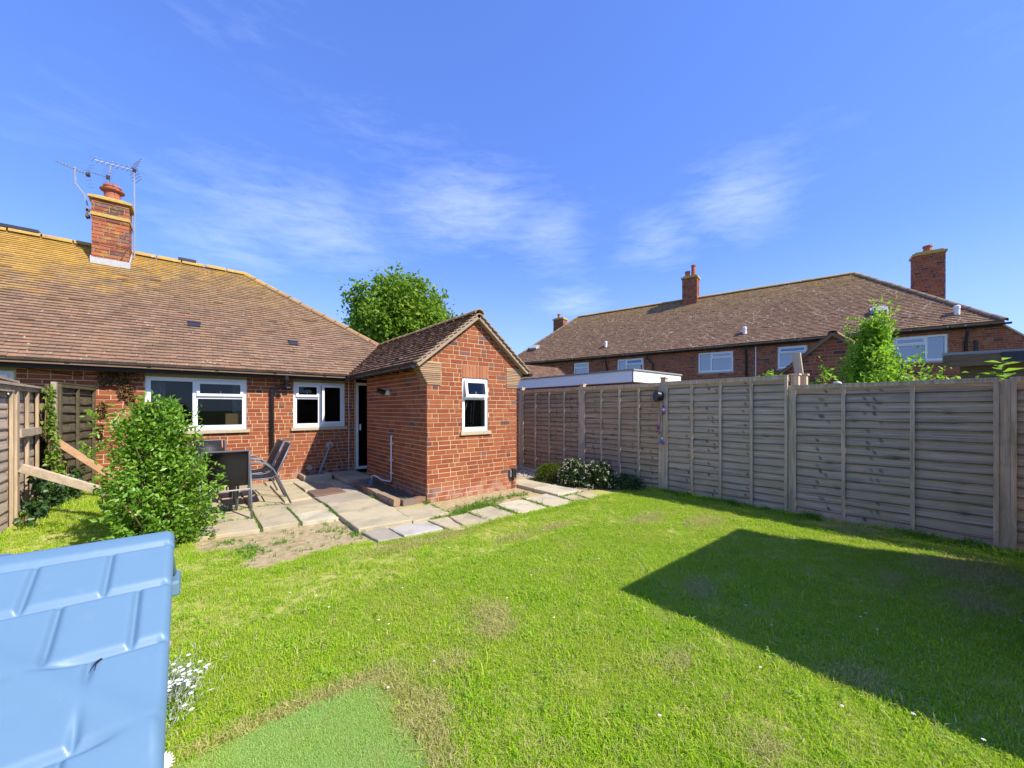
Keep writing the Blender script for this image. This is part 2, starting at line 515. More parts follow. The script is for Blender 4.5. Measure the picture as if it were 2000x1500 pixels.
class MB:
    def __init__(self):
        self.v = []; self.f = []
    def quad(self, *pts):
        i = len(self.v); self.v += [tuple(p) for p in pts]; self.f.append(tuple(range(i, i + len(pts))))
        return self
    def box(self, x0, x1, y0, y1, z0, z1):
        i = len(self.v)
        self.v += [(x, y, z) for z in (z0, z1) for x, y in ((x0, y0), (x1, y0), (x1, y1), (x0, y1))]
        self.f += [tuple(i + k for k in q) for q in ((0, 3, 2, 1), (4, 5, 6, 7), (0, 1, 5, 4), (1, 2, 6, 5), (2, 3, 7, 6), (3, 0, 4, 7))]
        return self
    def fbox(self, O, U, V, N, u0, u1, v0, v1, n0, n1):
        """a box in a frame of three axes"""
        i = len(self.v)
        for n in (n0, n1):
            for u, v in ((u0, v0), (u1, v0), (u1, v1), (u0, v1)):
                self.v.append(tuple(O + U * u + V * v + N * n))
        self.f += [tuple(i + k for k in q) for q in ((0, 3, 2, 1), (4, 5, 6, 7), (0, 1, 5, 4), (1, 2, 6, 5), (2, 3, 7, 6), (3, 0, 4, 7))]
        return self
    def prism(self, top, bottom):
        i = len(self.v); k = len(top)
        self.v += [tuple(p) for p in top] + [tuple(p) for p in bottom]
        self.f.append(tuple(range(i, i + k)))
        self.f.append(tuple(range(i + 2 * k - 1, i + k - 1, -1)))
        for a in range(k):
            b = (a + 1) % k
            self.f.append((i + a, i + k + a, i + k + b, i + b))
        return self
    def tube(self, path, r, n=8, cap=True):
        path = [Vector(p) for p in path]
        rs = r if isinstance(r, (list, tuple)) else [r] * len(path)
        i0 = len(self.v)
        prev = None
        for k, p in enumerate(path):
            d = (path[min(k + 1, len(path) - 1)] - path[max(k - 1, 0)])
            d = d.normalized() if d.length > 1e-9 else Vector((0, 0, 1))
            if prev is None:
                a = d.orthogonal().normalized()
            else:
                a = (prev - d * prev.dot(d))
                a = a.normalized() if a.length > 1e-6 else d.orthogonal().normalized()
            prev = a
            b = d.cross(a)
            for j in range(n):
                an = 2 * math.pi * j / n
                self.v.append(tuple(p + (a * math.cos(an) + b * math.sin(an)) * rs[k]))
        for k in range(len(path) - 1):
            for j in range(n):
                a = i0 + k * n + j; b = i0 + k * n + (j + 1) % n
                self.f.append((a, b, b + n, a + n))
        if cap:
            self.f.append(tuple(range(i0 + n - 1, i0 - 1, -1)))
            self.f.append(tuple(range(i0 + (len(path) - 1) * n, i0 + len(path) * n)))
        return self
    def lathe(self, c, prof, n=16):
        """prof: list of (radius, z); the axis is vertical through c"""
        i0 = len(self.v)
        for r, z in prof:
            for j in range(n):
                a = 2 * math.pi * j / n
                self.v.append((c[0] + r * math.cos(a), c[1] + r * math.sin(a), c[2] + z))
        for k in range(len(prof) - 1):
            for j in range(n):
                a = i0 + k * n + j; b = i0 + k * n + (j + 1) % n
                self.f.append((a, b, b + n, a + n))
        self.f.append(tuple(range(i0 + n - 1, i0 - 1, -1)))
        self.f.append(tuple(range(i0 + (len(prof) - 1) * n, i0 + len(prof) * n)))
        return self
    def mesh(self, name, mat, smooth=False):
        me = bpy.data.meshes.new(name)
        me.from_pydata(self.v, [], self.f)
        if mat: me.materials.append(MATS[mat])
        if smooth:
            me.polygons.foreach_set('use_smooth', [True] * len(me.polygons))
        me.update()
        return me
    def build(self, name, mat, parent=None, smooth=False, bevel=0.0):
        o = link(name, self.mesh(name, mat, smooth), parent)
        if bevel:
            b = o.modifiers.new('bevel', 'BEVEL'); b.width = bevel; b.segments = 2; b.limit_method = 'ANGLE'
        return o


def link(name, me, parent=None):
    o = bpy.data.objects.new(name, me)
    COL.objects.link(o)
    if parent is not None:
        o.parent = parent
        if parent.parent is None:
            o.matrix_parent_inverse = Matrix.Translation(-Vector(parent.location)) if parent.type == 'EMPTY' else Matrix()
    return o


def tag(o, label=None, cat=None, group=None, kind=None):
    if label: o['label'] = label
    if cat: o['category'] = cat
    if group: o['group'] = group
    if kind: o['kind'] = kind
    return o


def thing(name, loc, label, cat, group=None):
    o = bpy.data.objects.new(name, None)
    o.empty_display_size = .1
    COL.objects.link(o)
    o.location = loc
    return tag(o, label, cat, group)


def copy_thing(src, loc, rotz=0, label=None):
    r = src.copy(); COL.objects.link(r); r.location = loc; r.rotation_euler = (0, 0, rotz)
    if label: r['label'] = label
    for ch in src.children:
        c = ch.copy(); COL.objects.link(c); c.parent = r; c.matrix_parent_inverse = Matrix()
        for g in ch.children:
            e = g.copy(); COL.objects.link(e); e.parent = c
    return r


def smooth_by(o):
    o.data.polygons.foreach_set('use_smooth', [True] * len(o.data.polygons))


def clip_poly(poly, convex):
    """clip poly by a counter-clockwise convex outline (2D)"""
    out = list(poly)
    k = len(convex)
    for i in range(k):
        a = convex[i]; b = convex[(i + 1) % k]
        ex, ey = b[0] - a[0], b[1] - a[1]
        side = lambda p: ex * (p[1] - a[1]) - ey * (p[0] - a[0])
        res = []
        for j in range(len(out)):
            p = out[j]; q = out[(j + 1) % len(out)]
            sp, sq = side(p), side(q)
            if sp >= 0: res.append(p)
            if sp * sq < 0:
                f = sp / (sp - sq)
                res.append((p[0] + (q[0] - p[0]) * f, p[1] + (q[1] - p[1]) * f))
        out = res
        if len(out) < 3: return []
    return out


def area(poly):
    return .5 * abs(sum(poly[i][0] * poly[(i + 1) % len(poly)][1] - poly[(i + 1) % len(poly)][0] * poly[i][1] for i in range(len(poly))))


UP = Vector((0, 0, 1))
COURSE = .075


def frame_matrix(O, U, V, N):
    return Matrix(((U.x, V.x, N.x, O.x), (U.y, V.y, N.y, O.y), (U.z, V.z, N.z, O.z), (0, 0, 0, 1)))


def brick_wall(parent, O, U, N, outline, holes, mat, n_single, proud=.005, seed=1, course=COURSE):
    """lay bricks on a wall face: O lower corner, U along the wall, N outward; outline convex in (u, v); holes (u0, u1, v0, v1).
    The n_single bricks that show largest become parts of their own, the rest one part."""
    rr = random.Random(seed)
    V = UP
    j = .0118
    us = [p[0] for p in outline]; vs = [p[1] for p in outline]
    full, rest = [], MB()
    rows = int((max(vs) - min(vs)) / course) + 1
    for r in range(rows):
        v0 = min(vs) + r * course + j / 2; v1 = v0 + course - j
        pattern = [.2132, .2132, .1007] if r % 2 == 0 else [.2132, .1007, .2132]
        u = min(us) - .35 + (r % 2) * .0575 + (r % 3) * .14
        k = r
        while u < max(us):
            w = pattern[k % 3]; k += 1
            a, b = u, u + w
            u += w + j
            spans = [(a, b)]
            vm = (v0 + v1) / 2
            for h in holes:
                if h[2] < vm < h[3]:
                    ns = []
                    for s0, s1 in spans:
                        if s1 <= h[0] or s0 >= h[1]: ns.append((s0, s1))
                        else:
                            if h[0] - s0 > .02: ns.append((s0, h[0] - .004))
                            if s1 - h[1] > .02: ns.append((h[1] + .004, s1))
                    spans = ns
            for s0, s1 in spans:
                poly = clip_poly([(s0, v0), (s1, v0), (s1, v1), (s0, v1)], outline)
                if not poly or area(poly) < .0012: continue
                whole = abs(s1 - s0 - w) < 1e-6 and abs(area(poly) - w * (v1 - v0)) < 1e-6
                dep = proud + rr.uniform(-.0025, .003)
                c = O + U * ((s0 + s1) / 2) + V * vm
                if whole: full.append(((c - CAM).length, w, s0, s1, v0, v1, dep))
                else: rest.prism([O + U * p[0] + V * p[1] + N * dep for p in poly], [O + U * p[0] + V * p[1] - N * .004 for p in poly])
    full.sort()
    shared = {}
    for i, (_, w, s0, s1, v0, v1, dep) in enumerate(full):
        if i < n_single:
            if w not in shared:
                h = (v1 - v0) / 2
                mb = MB()
                c = .0018
                mb.prism([(-w / 2 + c, -h + c, 0), (w / 2 - c, -h + c, 0), (w / 2 - c, h - c, 0), (-w / 2 + c, h - c, 0)],
                         [(-w / 2, -h, -.003), (w / 2, -h, -.003), (w / 2, h, -.003), (-w / 2, h, -.003)])
                mb.prism([(-w / 2, -h, -.003), (w / 2, -h, -.003), (w / 2, h, -.003), (-w / 2, h, -.003)],
                         [(-w / 2, -h, -.013), (w / 2, -h, -.013), (w / 2, h, -.013), (-w / 2, h, -.013)])
                shared[w] = mb.mesh('brick', mat)
            o = bpy.data.objects.new('brick', shared[w])
            COL.objects.link(o)
            o.parent = parent
            tilt = rr.uniform(-.006, .006)
            Uq = (U + V * tilt).normalized(); Vq = N.cross(Uq)
            o.matrix_basis = frame_matrix(O + U * ((s0 + s1) / 2) + V * ((v0 + v1) / 2) + N * dep, Uq, Vq, N)
        else:
            P = lambda u, v, n: O + U * u + V * v + N * n
            rest.prism([P(s0, v0, dep), P(s1, v0, dep), P(s1, v1, dep), P(s0, v1, dep)], [P(s0, v0, -.004), P(s1, v0, -.004), P(s1, v1, -.004), P(s0, v1, -.004)])
    if rest.f:
        tag(rest.build('brickwork', mat, parent), kind='stuff')


def wall_core(mb, O, U, N, outline_rect, holes, thick):
    """the wall behind the bricks, as boxes left between the openings"""
    u0, u1, v0, v1 = outline_rect
    us = sorted({u0, u1, *[x for h in holes for x in h[:2] if u0 < x < u1]})
    for a, b in zip(us[:-1], us[1:]):
        cuts = sorted((h[2], h[3]) for h in holes if h[0] <= a + 1e-6 and h[1] >= b - 1e-6)
        v = v0
        for c0, c1 in cuts + [(v1, v1)]:
            if c0 - v > 1e-4: mb.fbox(O, U, UP, N, a, b, v, c0, -thick, 0)
            v = max(v, c1)


def tile_roof(parent, O, U, V, outline, mat, n_single, gauge=.1, width=.165, seed=1, name='roof_tile', lift=1.0, skip=()):
    """plain tiles on a roof plane: O at the eave, U along it, V up the slope"""
    rr = random.Random(seed)
    N = U.cross(V).normalized()
    if N.z < 0: N = -N
    us = [p[0] for p in outline]; vs = [p[1] for p in outline]
    rows = int((max(vs) - min(vs)) / gauge) + 1
    full, rest = [], MB()
    hlow, hup = .034 * lift, .007 * lift
    for r in range(rows):
        v0 = min(vs) + r * gauge; v1 = v0 + gauge + .02
        u = min(us) - width + (r % 2) * width / 2
        sag = .012 * math.sin(r * .7) * 0
        while u < max(us):
            a, b = u + .0015, u + width - .0015
            u += width
            if any(a < s[1] and b > s[0] and v0 < s[3] - .02 and v1 > s[2] + .04 for s in skip): continue
            poly = clip_poly([(a, v0), (b, v0), (b, v1), (a, v1)], outline)
            if not poly or area(poly) < .001: continue
            jl, jt = rr.uniform(-.004, .005), rr.uniform(-.004, .004)
            jv = rr.uniform(-.004, .004)
            if rr.random() < .02: jl += .012
            if area(poly) > .98 * (b - a) * (v1 - v0):
                c = O + U * ((a + b) / 2) + V * v0
                full.append(((c - CAM).length, a, b, v0 + jv, jl, jt))
            else:
                top = [O + U * p[0] + V * p[1] + N * (hlow + (hup - hlow) * (p[1] - v0) / (v1 - v0)) for p in poly]
                rest.prism(top, [O + U * p[0] + V * p[1] for p in poly])
    full.sort()
    shared = None
    h = gauge + .02
    for i, (_, a, b, v0, jl, jt) in enumerate(full):
        if i < n_single:
            if shared is None:
                w = (b - a) / 2
                mb = MB()
                mb.prism([(-w, 0, hlow), (w, 0, hlow), (w, h, hup), (-w, h, hup)], [(-w, 0, -.002), (w, 0, -.002), (w, h, -.002), (-w, h, -.002)])
                shared = mb.mesh(name, mat)
            o = bpy.data.objects.new(name, shared); COL.objects.link(o); o.parent = parent
            Uq = (U + N * (jt / .08)).normalized()
            Nq = Uq.cross(V).normalized()
            if Nq.z < 0: Nq = -Nq
            o.matrix_basis = frame_matrix(O + U * ((a + b) / 2) + V * v0 + N * jl * .6, Uq, V, Nq)
        else:
            P = lambda u, v, n: O + U * u + V * v + N * n
            rest.prism([P(a, v0, hlow + jl + jt), P(b, v0, hlow + jl - jt), P(b, v0 + h, hup), P(a, v0 + h, hup)],
                       [P(a, v0, 0), P(b, v0, 0), P(b, v0 + h, 0), P(a, v0 + h, 0)])
    if rest.f:
        tag(rest.build('tiling', mat, parent), kind='stuff')


def ridge_tiles(parent, A, B, mat, r=.11, length=.33, name='ridge_tile'):
    A = Vector(A); B = Vector(B)
    L = (B - A).length; k = max(1, round(L / length)); step = L / k
    D = (B - A).normalized(); S = D.cross(UP).normalized(); T = S.cross(D)
    shared = None
    for i in range(k):
        if shared is None:
            mb = MB(); n = 8
            ring = []
            for e, rr_ in ((0, r * 1.04), (step * .94, r), ):
                for jx in range(n + 1):
                    an = math.pi * jx / n
                    ring.append((e, rr_ * math.cos(an), rr_ * .8 * math.sin(an)))
            for e, rr_ in ((0, r * .86), (step * .94, r * .84)):
                for jx in range(n + 1):
                    an = math.pi * jx / n
                    ring.append((e, rr_ * math.cos(an), rr_ * .8 * math.sin(an)))
            mb.v = ring; m1 = n + 1
            for jx in range(n):
                mb.f += [(jx, jx + 1, m1 + jx + 1, m1 + jx), (2 * m1 + jx + 1, 2 * m1 + jx, 3 * m1 + jx, 3 * m1 + jx + 1), (jx + 1, jx, 2 * m1 + jx, 2 * m1 + jx + 1), (m1 + jx, m1 + jx + 1, 3 * m1 + jx + 1, 3 * m1 + jx)]
            shared = mb.mesh(name, mat)
        o = bpy.data.objects.new(name, shared); COL.objects.link(o); o.parent = parent
        o.matrix_basis = frame_matrix(A + D * (i * step) + T * rnd.uniform(-.006, .006), D, S, T)


def window(parent, O, U, N, u0, u1, v0, v1, layout, glass='glass', sill=None, depth=.06, name='window', fr=.055):
    """a plastic window: the outer frame is the part, its sashes and panes are pieces of it.
    layout: list of (u0, u1, v0, v1, kind, tilt) in 0..1 of the opening; kind fixed | vent | side"""
    V = UP
    mb = MB(); n0, n1 = -depth, .0
    f = fr
    mb.fbox(O, U, V, N, u0, u1, v0, v0 + f * 1.25, n0, n1)
    mb.fbox(O, U, V, N, u0, u1, v1 - f, v1, n0, n1)
    mb.fbox(O, U, V, N, u0, u0 + f, v0 + f * 1.25, v1 - f, n0, n1)
    mb.fbox(O, U, V, N, u1 - f, u1, v0 + f * 1.25, v1 - f, n0, n1)
    W, H = u1 - u0, v1 - v0
    vc = sorted({round(c[0], 4) for c in layout if c[0] > .01})
    for x in vc:
        mb.fbox(O, U, V, N, u0 + x * W - f * .5, u0 + x * W + f * .5, v0 + f * 1.25, v1 - f, n0 + .002, n1 - .002)
    for c in layout:
        if c[2] > .01:
            a = u0 + c[0] * W + (f * .5 if c[0] > .01 else f); b = u0 + c[1] * W - (f * .5 if c[1] < .99 else f)
            mb.fbox(O, U, V, N, a, b, v0 + c[2] * H - f * .45, v0 + c[2] * H + f * .45, n0 + .003, n1 - .003)
    w = mb.build(name, 'upvc', parent)
    for c in layout:
        a = u0 + c[0] * W + (f * .5 if c[0] > .01 else f); b = u0 + c[1] * W - (f * .5 if c[1] < .99 else f)
        p = v0 + (c[2] * H + f * .45 if c[2] > .01 else f * 1.25); q = v0 + (c[3] * H - f * .45 if c[3] < .99 else H - f)
        kind, tilt = c[4], c[5]
        if kind == 'fixed':
            MB().fbox(O, U, V, N, a, b, p, q, -.034, -.028).build('pane', glass, w)
            s = MB(); g = .006
            s.fbox(O, U, V, N, a, b, p, p + g, -.027, -.008); s.fbox(O, U, V, N, a, b, q - g, q, -.027, -.008)
            s.fbox(O, U, V, N, a, a + g, p + g, q - g, -.027, -.008); s.fbox(O, U, V, N, b - g, b, p + g, q - g, -.027, -.008)
            s.build('gasket', 'rubber_seal', w)
        else:
            a -= .014; b += .014; p -= .014; q += .014
            if kind == 'vent':      # hinged at the top
                O2 = O + U * 0 + V * q; ang = R(tilt)
                V2 = (V * math.cos(ang) - N * math.sin(ang)); N2 = (N * math.cos(ang) + V * math.sin(ang)); U2 = U
                A_, B_, P_, Q_ = a, b, p - q, 0.0
            else:                   # hinged at the u1 side
                O2 = O + U * b; ang = R(tilt)
                U2 = (U * math.cos(ang) - N * math.sin(ang)); N2 = (N * math.cos(ang) + U * math.sin(ang)); V2 = V
                A_, B_, P_, Q_ = a - b, 0.0, p, q
            s = MB(); e = .046; m0, m1 = .003, .03
            s.fbox(O2, U2, V2, N2, A_, B_, P_, P_ + e, m0, m1); s.fbox(O2, U2, V2, N2, A_, B_, Q_ - e, Q_, m0, m1)
            s.fbox(O2, U2, V2, N2, A_, A_ + e, P_ + e, Q_ - e, m0, m1); s.fbox(O2, U2, V2, N2, B_ - e, B_, P_ + e, Q_ - e, m0, m1)
            s.build('sash', 'upvc', w)
            MB().fbox(O2, U2, V2, N2, A_ + e, B_ - e, P_ + e, Q_ - e, .012, .018).build('pane', glass if c[4] != 'vent_frosted' else 'frosted_glass', w)
            h = MB()
            if kind == 'vent': h.fbox(O2, U2, V2, N2, (A_ + B_) / 2 - .008, (A_ + B_) / 2 + .008, P_ + .02, P_ + .10, -.02, -.002)
            else: h.fbox(O2, U2, V2, N2, A_ + .012, A_ + .03, (P_ + Q_) / 2 - .05, (P_ + Q_) / 2 + .05, -.02, -.002)
            h.build('handle', 'white_plastic', w)
    if sill:
        e, mat = sill
        MB().fbox(O, U, V, N, u0 - .05, u1 + .05, v0 - .062, v0 - .003, -.05, e).build('sill', mat, w, bevel=.004)
    return w


def room(parent, O, U, N, u0, u1, v0, v1, deep=3.3, mat='room'):
    mb = MB()
    P = lambda u, v, n: O + U * u + UP * v + N * n
    a, b, c, d = u0 - .25, u1 + .25, max(.02, v0 - 1.08), v1 + .12
    n0, n1 = -.27, -deep
    mb.quad(P(a, c, n1), P(b, c, n1), P(b, d, n1), P(a, d, n1))
    mb.quad(P(a, c, n0), P(a, c, n1), P(a, d, n1), P(a, d, n0))
    mb.quad(P(b, c, n0), P(b, d, n0), P(b, d, n1), P(b, c, n1))
    mb.quad(P(a, c, n0), P(b, c, n0), P(b, c, n1), P(a, c, n1))
    mb.quad(P(a, d, n0), P(a, d, n1), P(b, d, n1), P(b, d, n0))
    return mb.build('room', mat, parent)


# ------------------------------------------------------------------ ground and lawn
sheet = MB().quad((-300, -300, -.12), (300, -300, -.12), (300, 300, -.12), (-300, 300, -.12)).build('ground', 'far_ground')
tag(sheet, 'green ground beyond the garden', kind='structure')

SOIL_POLY = [(.02, 5.45), (.18, 5.75), (.63, 5.72), (1.09, 5.75), (1.56, 5.78), (1.60, 4.80), (1.62, 4.40), (1.216, 4.40), (.903, 4.34), (.43, 4.25), (.36, 4.53), (.50, 4.77), (.42, 5.0), (.08, 5.12)]
GABLE_POLY = [(2.76, 5.6), (4.95, 5.6), (4.90, 4.95), (3.95, 4.72), (2.9, 4.84)]
BED_POLY = [(4.85, 5.4), (5.35, 5.2), (5.42, 4.5), (5.9, 4.35), (6.7, 4.3), (6.7, 9), (4.85, 9)]
BARE = [(1.66, 2.26, .12, .13), (1.56, 2.06, .11, .09), (1.16, 1.95, .10, .06), (.93, 1.73, .08, .09), (3.53, 3.37, .19, .07), (2.9, 3.39, .15, .07), (1.83, 3.96, .3, .1),
        (4.62, 0.0, .18, .10), (5.44, .02, .3, .25), (4.67, .46, .18, .07), (2.83, .40, .10, .07), (1.91, .59, .09, .06), (2.4, 4.0, .2, .1), (5.2, 2.25, .25, .12), (4.73, 2.81, .28, .10),
        (.78, 2.1, .12, .05), (.85, 1.95, .09, .12), (.82, 1.55, .06, .15), (.3, 2.17, .3, .035), (.6, 2.14, .25, .03), (3.2, 1.45, .16, .08), (6.3, 1.0, .2, .25), (2.2, 1.1, .1, .06)]


def in_poly(x, y, poly):
    r = np.zeros_like(x, dtype=bool)
    k = len(poly)
    for i in range(k):
        x0, y0 = poly[i]; x1, y1 = poly[(i + 1) % k]
        c = ((y0 > y) != (y1 > y)) & (x < (x1 - x0) * (y - y0) / (y1 - y0 + 1e-12) + x0)
        r ^= c
    return r


def poly_dist(x, y, poly):
    d = np.full_like(x, 1e9)
    k = len(poly)
    for i in range(k):
        x0, y0 = poly[i]; x1, y1 = poly[(i + 1) % k]
        dx, dy = x1 - x0, y1 - y0
        f = np.clip(((x - x0) * dx + (y - y0) * dy) / (dx * dx + dy * dy), 0, 1)
        d = np.minimum(d, np.hypot(x - x0 - f * dx, y - y0 - f * dy))
    return d


def wob(x, y):
    return .5 + .25 * np.sin(x * 7.3 + 2.1 * np.sin(y * 5.1)) + .25 * np.sin(y * 9.7 + 1.7 * np.sin(x * 6.3 + 1))


def bare_weight(x, y):
    w = np.zeros_like(x)
    for poly in (SOIL_POLY, GABLE_POLY, BED_POLY):
        ins = in_poly(x, y, poly); d = poly_dist(x, y, poly)
        w = np.maximum(w, np.clip(.5 + np.where(ins, d, -d) / .16, 0, 1))
    for a, b, sa, sb in BARE:
        g = np.exp(-.9 * (((x - a) / sa) ** 2 + ((y - b) / sb) ** 2))
        w = np.maximum(w, g * (.55 + .4 * wob(x * 3, y * 3)))
    return w


def ground_z(x, y):
    mound = .22 * np.clip((-.35 - x) / .9, 0, 1) * np.clip((y - 6.0) / 1.2, 0, 1)
    return mound + .006 * np.sin(x * 3.1 + 1) * np.sin(y * 2.7)


xs = np.arange(-2.4, 6.95, .055); ys = np.arange(-4.0, 9.3, .055)
GX, GY = np.meshgrid(xs, ys, indexing='ij')
GZ = ground_z(GX, GY)
nx, ny = GX.shape
verts = np.stack([GX, GY, GZ], -1).reshape(-1, 3)
idx = np.arange(nx * ny).reshape(nx, ny)
faces = np.stack([idx[:-1, :-1], idx[1:, :-1], idx[1:, 1:], idx[:-1, 1:]], -1).reshape(-1, 4)
me = bpy.data.meshes.new('lawn')
me.from_pydata(verts.tolist(), [], faces.tolist())
me.materials.append(MATS['lawn_soil'])
att = me.attributes.new('bare', 'FLOAT', 'POINT')
att.data.foreach_set('value', bare_weight(GX, GY).reshape(-1).astype(np.float32))
me.polygons.foreach_set('use_smooth', [True] * len(me.polygons))
lawn = link('lawn', me)
tag(lawn, 'back garden lawn with worn bare earth patches', kind='structure')

# ------------------------------------------------------------------ patio and path
patio = MB().prism([(-.35, 6.0, .012), (.1, 6.0, .012), (1.5, 5.62, .012), (2.86, 5.5, .012), (2.86, 9.1, .012), (-.35, 9.1, .012)],
                   [(-.35, 6.0, -.05), (.1, 6.0, -.05), (1.5, 5.62, -.05), (2.86, 5.5, -.05), (2.86, 9.1, -.05), (-.35, 9.1, -.05)]).build('patio', 'concrete_bed')
tag(patio, 'sandy paved patio between the bungalow and the lawn', kind='structure')
path = MB().box(2.42, 5.3, 4.12, 4.66, -.08, .006).build('path', 'concrete_bed')
tag(path, 'slab path curving round the brick outhouse', kind='structure')


def slab(parent, pts, z, mat, label=None):
    cx = sum(p[0] for p in pts) / 4; cy = sum(p[1] for p in pts) / 4
    tx, ty = rnd.uniform(-.006, .006), rnd.uniform(-.006, .006)
    top, mid, bot = [], [], []
    # finer outline with slightly chipped edges
    P = []
    for i in range(4):
        a = Vector(pts[i]); b = Vector(pts[(i + 1) % 4])
        for k in range(5):
            q = a.lerp(b, k / 5)
            P.append(q + Vector((rnd.uniform(-.006, .006), rnd.uniform(-.006, .006))))
    c = Vector((cx, cy))
    for q in P:
        h = z + (q.x - cx) * tx + (q.y - cy) * ty
        qi = q + (c - q).normalized() * .010
        top.append((qi.x, qi.y, h)); mid.append((q.x, q.y, h - .007)); bot.append((q.x, q.y, -.03))
    mb = MB(); mb.prism(top, mid); mb.f.pop(1); mb.prism(mid, bot); mb.f.pop(len(mb.f) - len(P) - 2)
    s = mb.build('paving_slab', mat, parent)
    if label: s['label'] = label


# drop winding so that tops face up
def ccw(pts):
    a = sum(pts[i][0] * pts[(i + 1) % 4][1] - pts[(i + 1) % 4][0] * pts[i][1] for i in range(4))
    return pts if a > 0 else pts[::-1]


PATIO_SLABS = [
    ([(.04, 6.19), (.632, 6.17), (.632, 5.53), (.05, 5.60)], .04, 'paving'),
    ([(.02, 6.86), (.63, 6.83), (.632, 6.22), (.02, 6.24)], .038, 'paving'),
    ([(-.58, 6.30), (-.02, 6.24), (.02, 5.68), (-.55, 5.75)], .035, 'paving'),
    ([(.665, 6.80), (1.065, 6.78), (1.06, 5.53), (.665, 5.53)], .045, 'paving'),
    ([(1.095, 5.97), (1.50, 5.93), (1.512, 5.44), (1.085, 5.49)], .045, 'pale_paving'),
    ([(1.093, 6.56), (1.545, 6.44), (1.51, 5.96), (1.097, 6.0)], .042, 'paving'),
    ([(1.535, 5.59), (2.262, 5.45), (2.19, 4.65), (1.53, 4.70)], .06, 'paving'),
    ([(1.55, 6.93), (2.262, 6.90), (2.262, 6.23), (1.58, 6.33)], .045, 'dark_paving'),
    ([(1.58, 6.29), (2.262, 6.19), (2.262, 5.49), (1.55, 5.63)], .047, 'paving'),
    ([(1.77, 8.60), (2.16, 8.60), (2.25, 8.10), (2.17, 7.53), (1.76, 7.55)][:4], .045, 'paving'),
    ([(1.54, 8.60), (1.745, 8.60), (1.745, 7.56), (1.55, 7.56)], .048, 'pale_paving'),
    ([(1.14, 8.60), (1.51, 8.60), (1.51, 6.97), (1.12, 6.90)], .044, 'paving'),
    ([(.66, 8.3), (1.10, 8.3), (1.09, 6.86), (.665, 6.84)], .04, 'paving'),
    ([(.02, 8.3), (.63, 8.3), (.63, 6.88), (.02, 6.90)], .04, 'paving'),
    ([(1.55, 7.50), (2.26, 7.50), (2.26, 6.95), (1.55, 6.97)], .040, 'dark_paving'),
    ([(2.0, 7.5), (2.27, 7.5), (2.27, 8.4), (2.18, 8.4)], .041, 'paving'),
    ([(1.10, 9.02), (1.70, 9.02), (1.70, 8.64), (1.10, 8.64)], .044, 'paving'),
]
for pts, z, mat in PATIO_SLABS:
    slab(patio, ccw(pts), z, mat)
PATH_SLABS = [
    ([(1.55, 4.65), (1.838, 4.65), (1.855, 4.17), (1.59, 4.23)], .05, 'dark_paving'),
    ([(1.858, 4.60), (2.35, 4.57), (2.375, 4.17), (1.88, 4.19)], .05, 'grey_paving'),
    ([(2.285, 5.36), (2.79, 5.30), (2.79, 4.75), (2.21, 4.66)], .05, 'paving'),
    ([(2.39, 4.60), (2.672, 4.58), (2.585, 4.0), (2.435, 4.03)], .045, 'paving'),
    ([(2.70, 4.57), (2.99, 4.58), (2.99, 4.05), (2.62, 4.0)], .045, 'paving'),
    ([(3.027, 4.64), (3.47, 4.67), (3.48, 4.06), (2.98, 4.08)], .045, 'paving'),
    ([(3.60, 4.71), (4.128, 4.71), (4.09, 4.08), (3.525, 4.07)], .045, 'pale_paving'),
    ([(4.165, 4.71), (4.72, 4.73), (4.66, 4.02), (4.11, 4.05)], .045, 'pale_paving'),
    ([(4.735, 4.40), (5.05, 4.40), (4.98, 3.96), (4.68, 3.99)], .042, 'paving'),
    ([(5.06, 4.45), (5.353, 4.45), (5.307, 4.02), (5.0, 3.98)], .042, 'paving'),
    ([(5.20, 6.60), (5.235, 5.80), (4.80, 5.78), (4.80, 6.60)], .08, 'paving'),
    ([(5.215, 5.78), (5.243, 5.12), (4.73, 5.05), (4.75, 5.76)], .08, 'paving'),
    ([(5.241, 5.10), (5.297, 4.44), (4.70, 4.44), (4.716, 5.03)], .08, 'pale_paving'),
]
for pts, z, mat in PATH_SLABS:
    slab(path, ccw(pts), z - .016, mat)

# ------------------------------------------------------------------ bungalow
WY = 9.1
bung = thing('bungalow', (0, WY, 0), 'red brick bungalow with lichen covered tiled hip roof and white windows', 'bungalow')
X_ = Vector((1, 0, 0)); Y_ = Vector((0, 1, 0))
O = Vector((-7.0, WY, 0)); U = X_; N = -Y_
ox = 7.0
W1 = (-.62, .822, 1.10, 2.06); W2 = (1.63, 2.65, 1.10, 2.06); W3 = (-3.45, -2.03, 1.10, 2.06)
DOOR = (2.90, 3.72, .10, 2.10)
holes = [(w[0] + ox, w[1] + ox, 1.05, 2.175) for w in (W1, W2, W3)] + [(DOOR[0] + ox, DOOR[1] + ox, DOOR[2] - .1, 2.175)]
core = MB()
wall_core(core, O, U, N, (0, 11.71, 0, 2.25), holes, .25)
core.box(-7.0, -6.75, WY + .252, 15.8, 0, 2.25); core.box(4.46, 4.71, WY + .252, 15.8, 0, 2.25); core.box(-6.749, 4.459, 15.55, 15.8, 0, 2.25)
wall = core.build('wall', 'mortar', bung)
brick_wall(wall, O, U, N, [(0, 0), (9.86, 0), (9.86, 2.175), (0, 2.175)], holes, 'red_brick', 300, seed=3)
brick_wall(wall, Vector((4.71, WY, 0)), Y_, X_, [(0, 0), (6.7, 0), (6.7, 2.175), (0, 2.175)], [], 'red_brick', 0, seed=4)
lint = MB()
for w in (W1, W2, W3):
    lint.fbox(O, U, UP, N, w[0] + ox - .02, w[1] + ox + .02, 2.065, 2.172, -.2, .004)
lint.build('lintel', 'lintel_stone', wall)
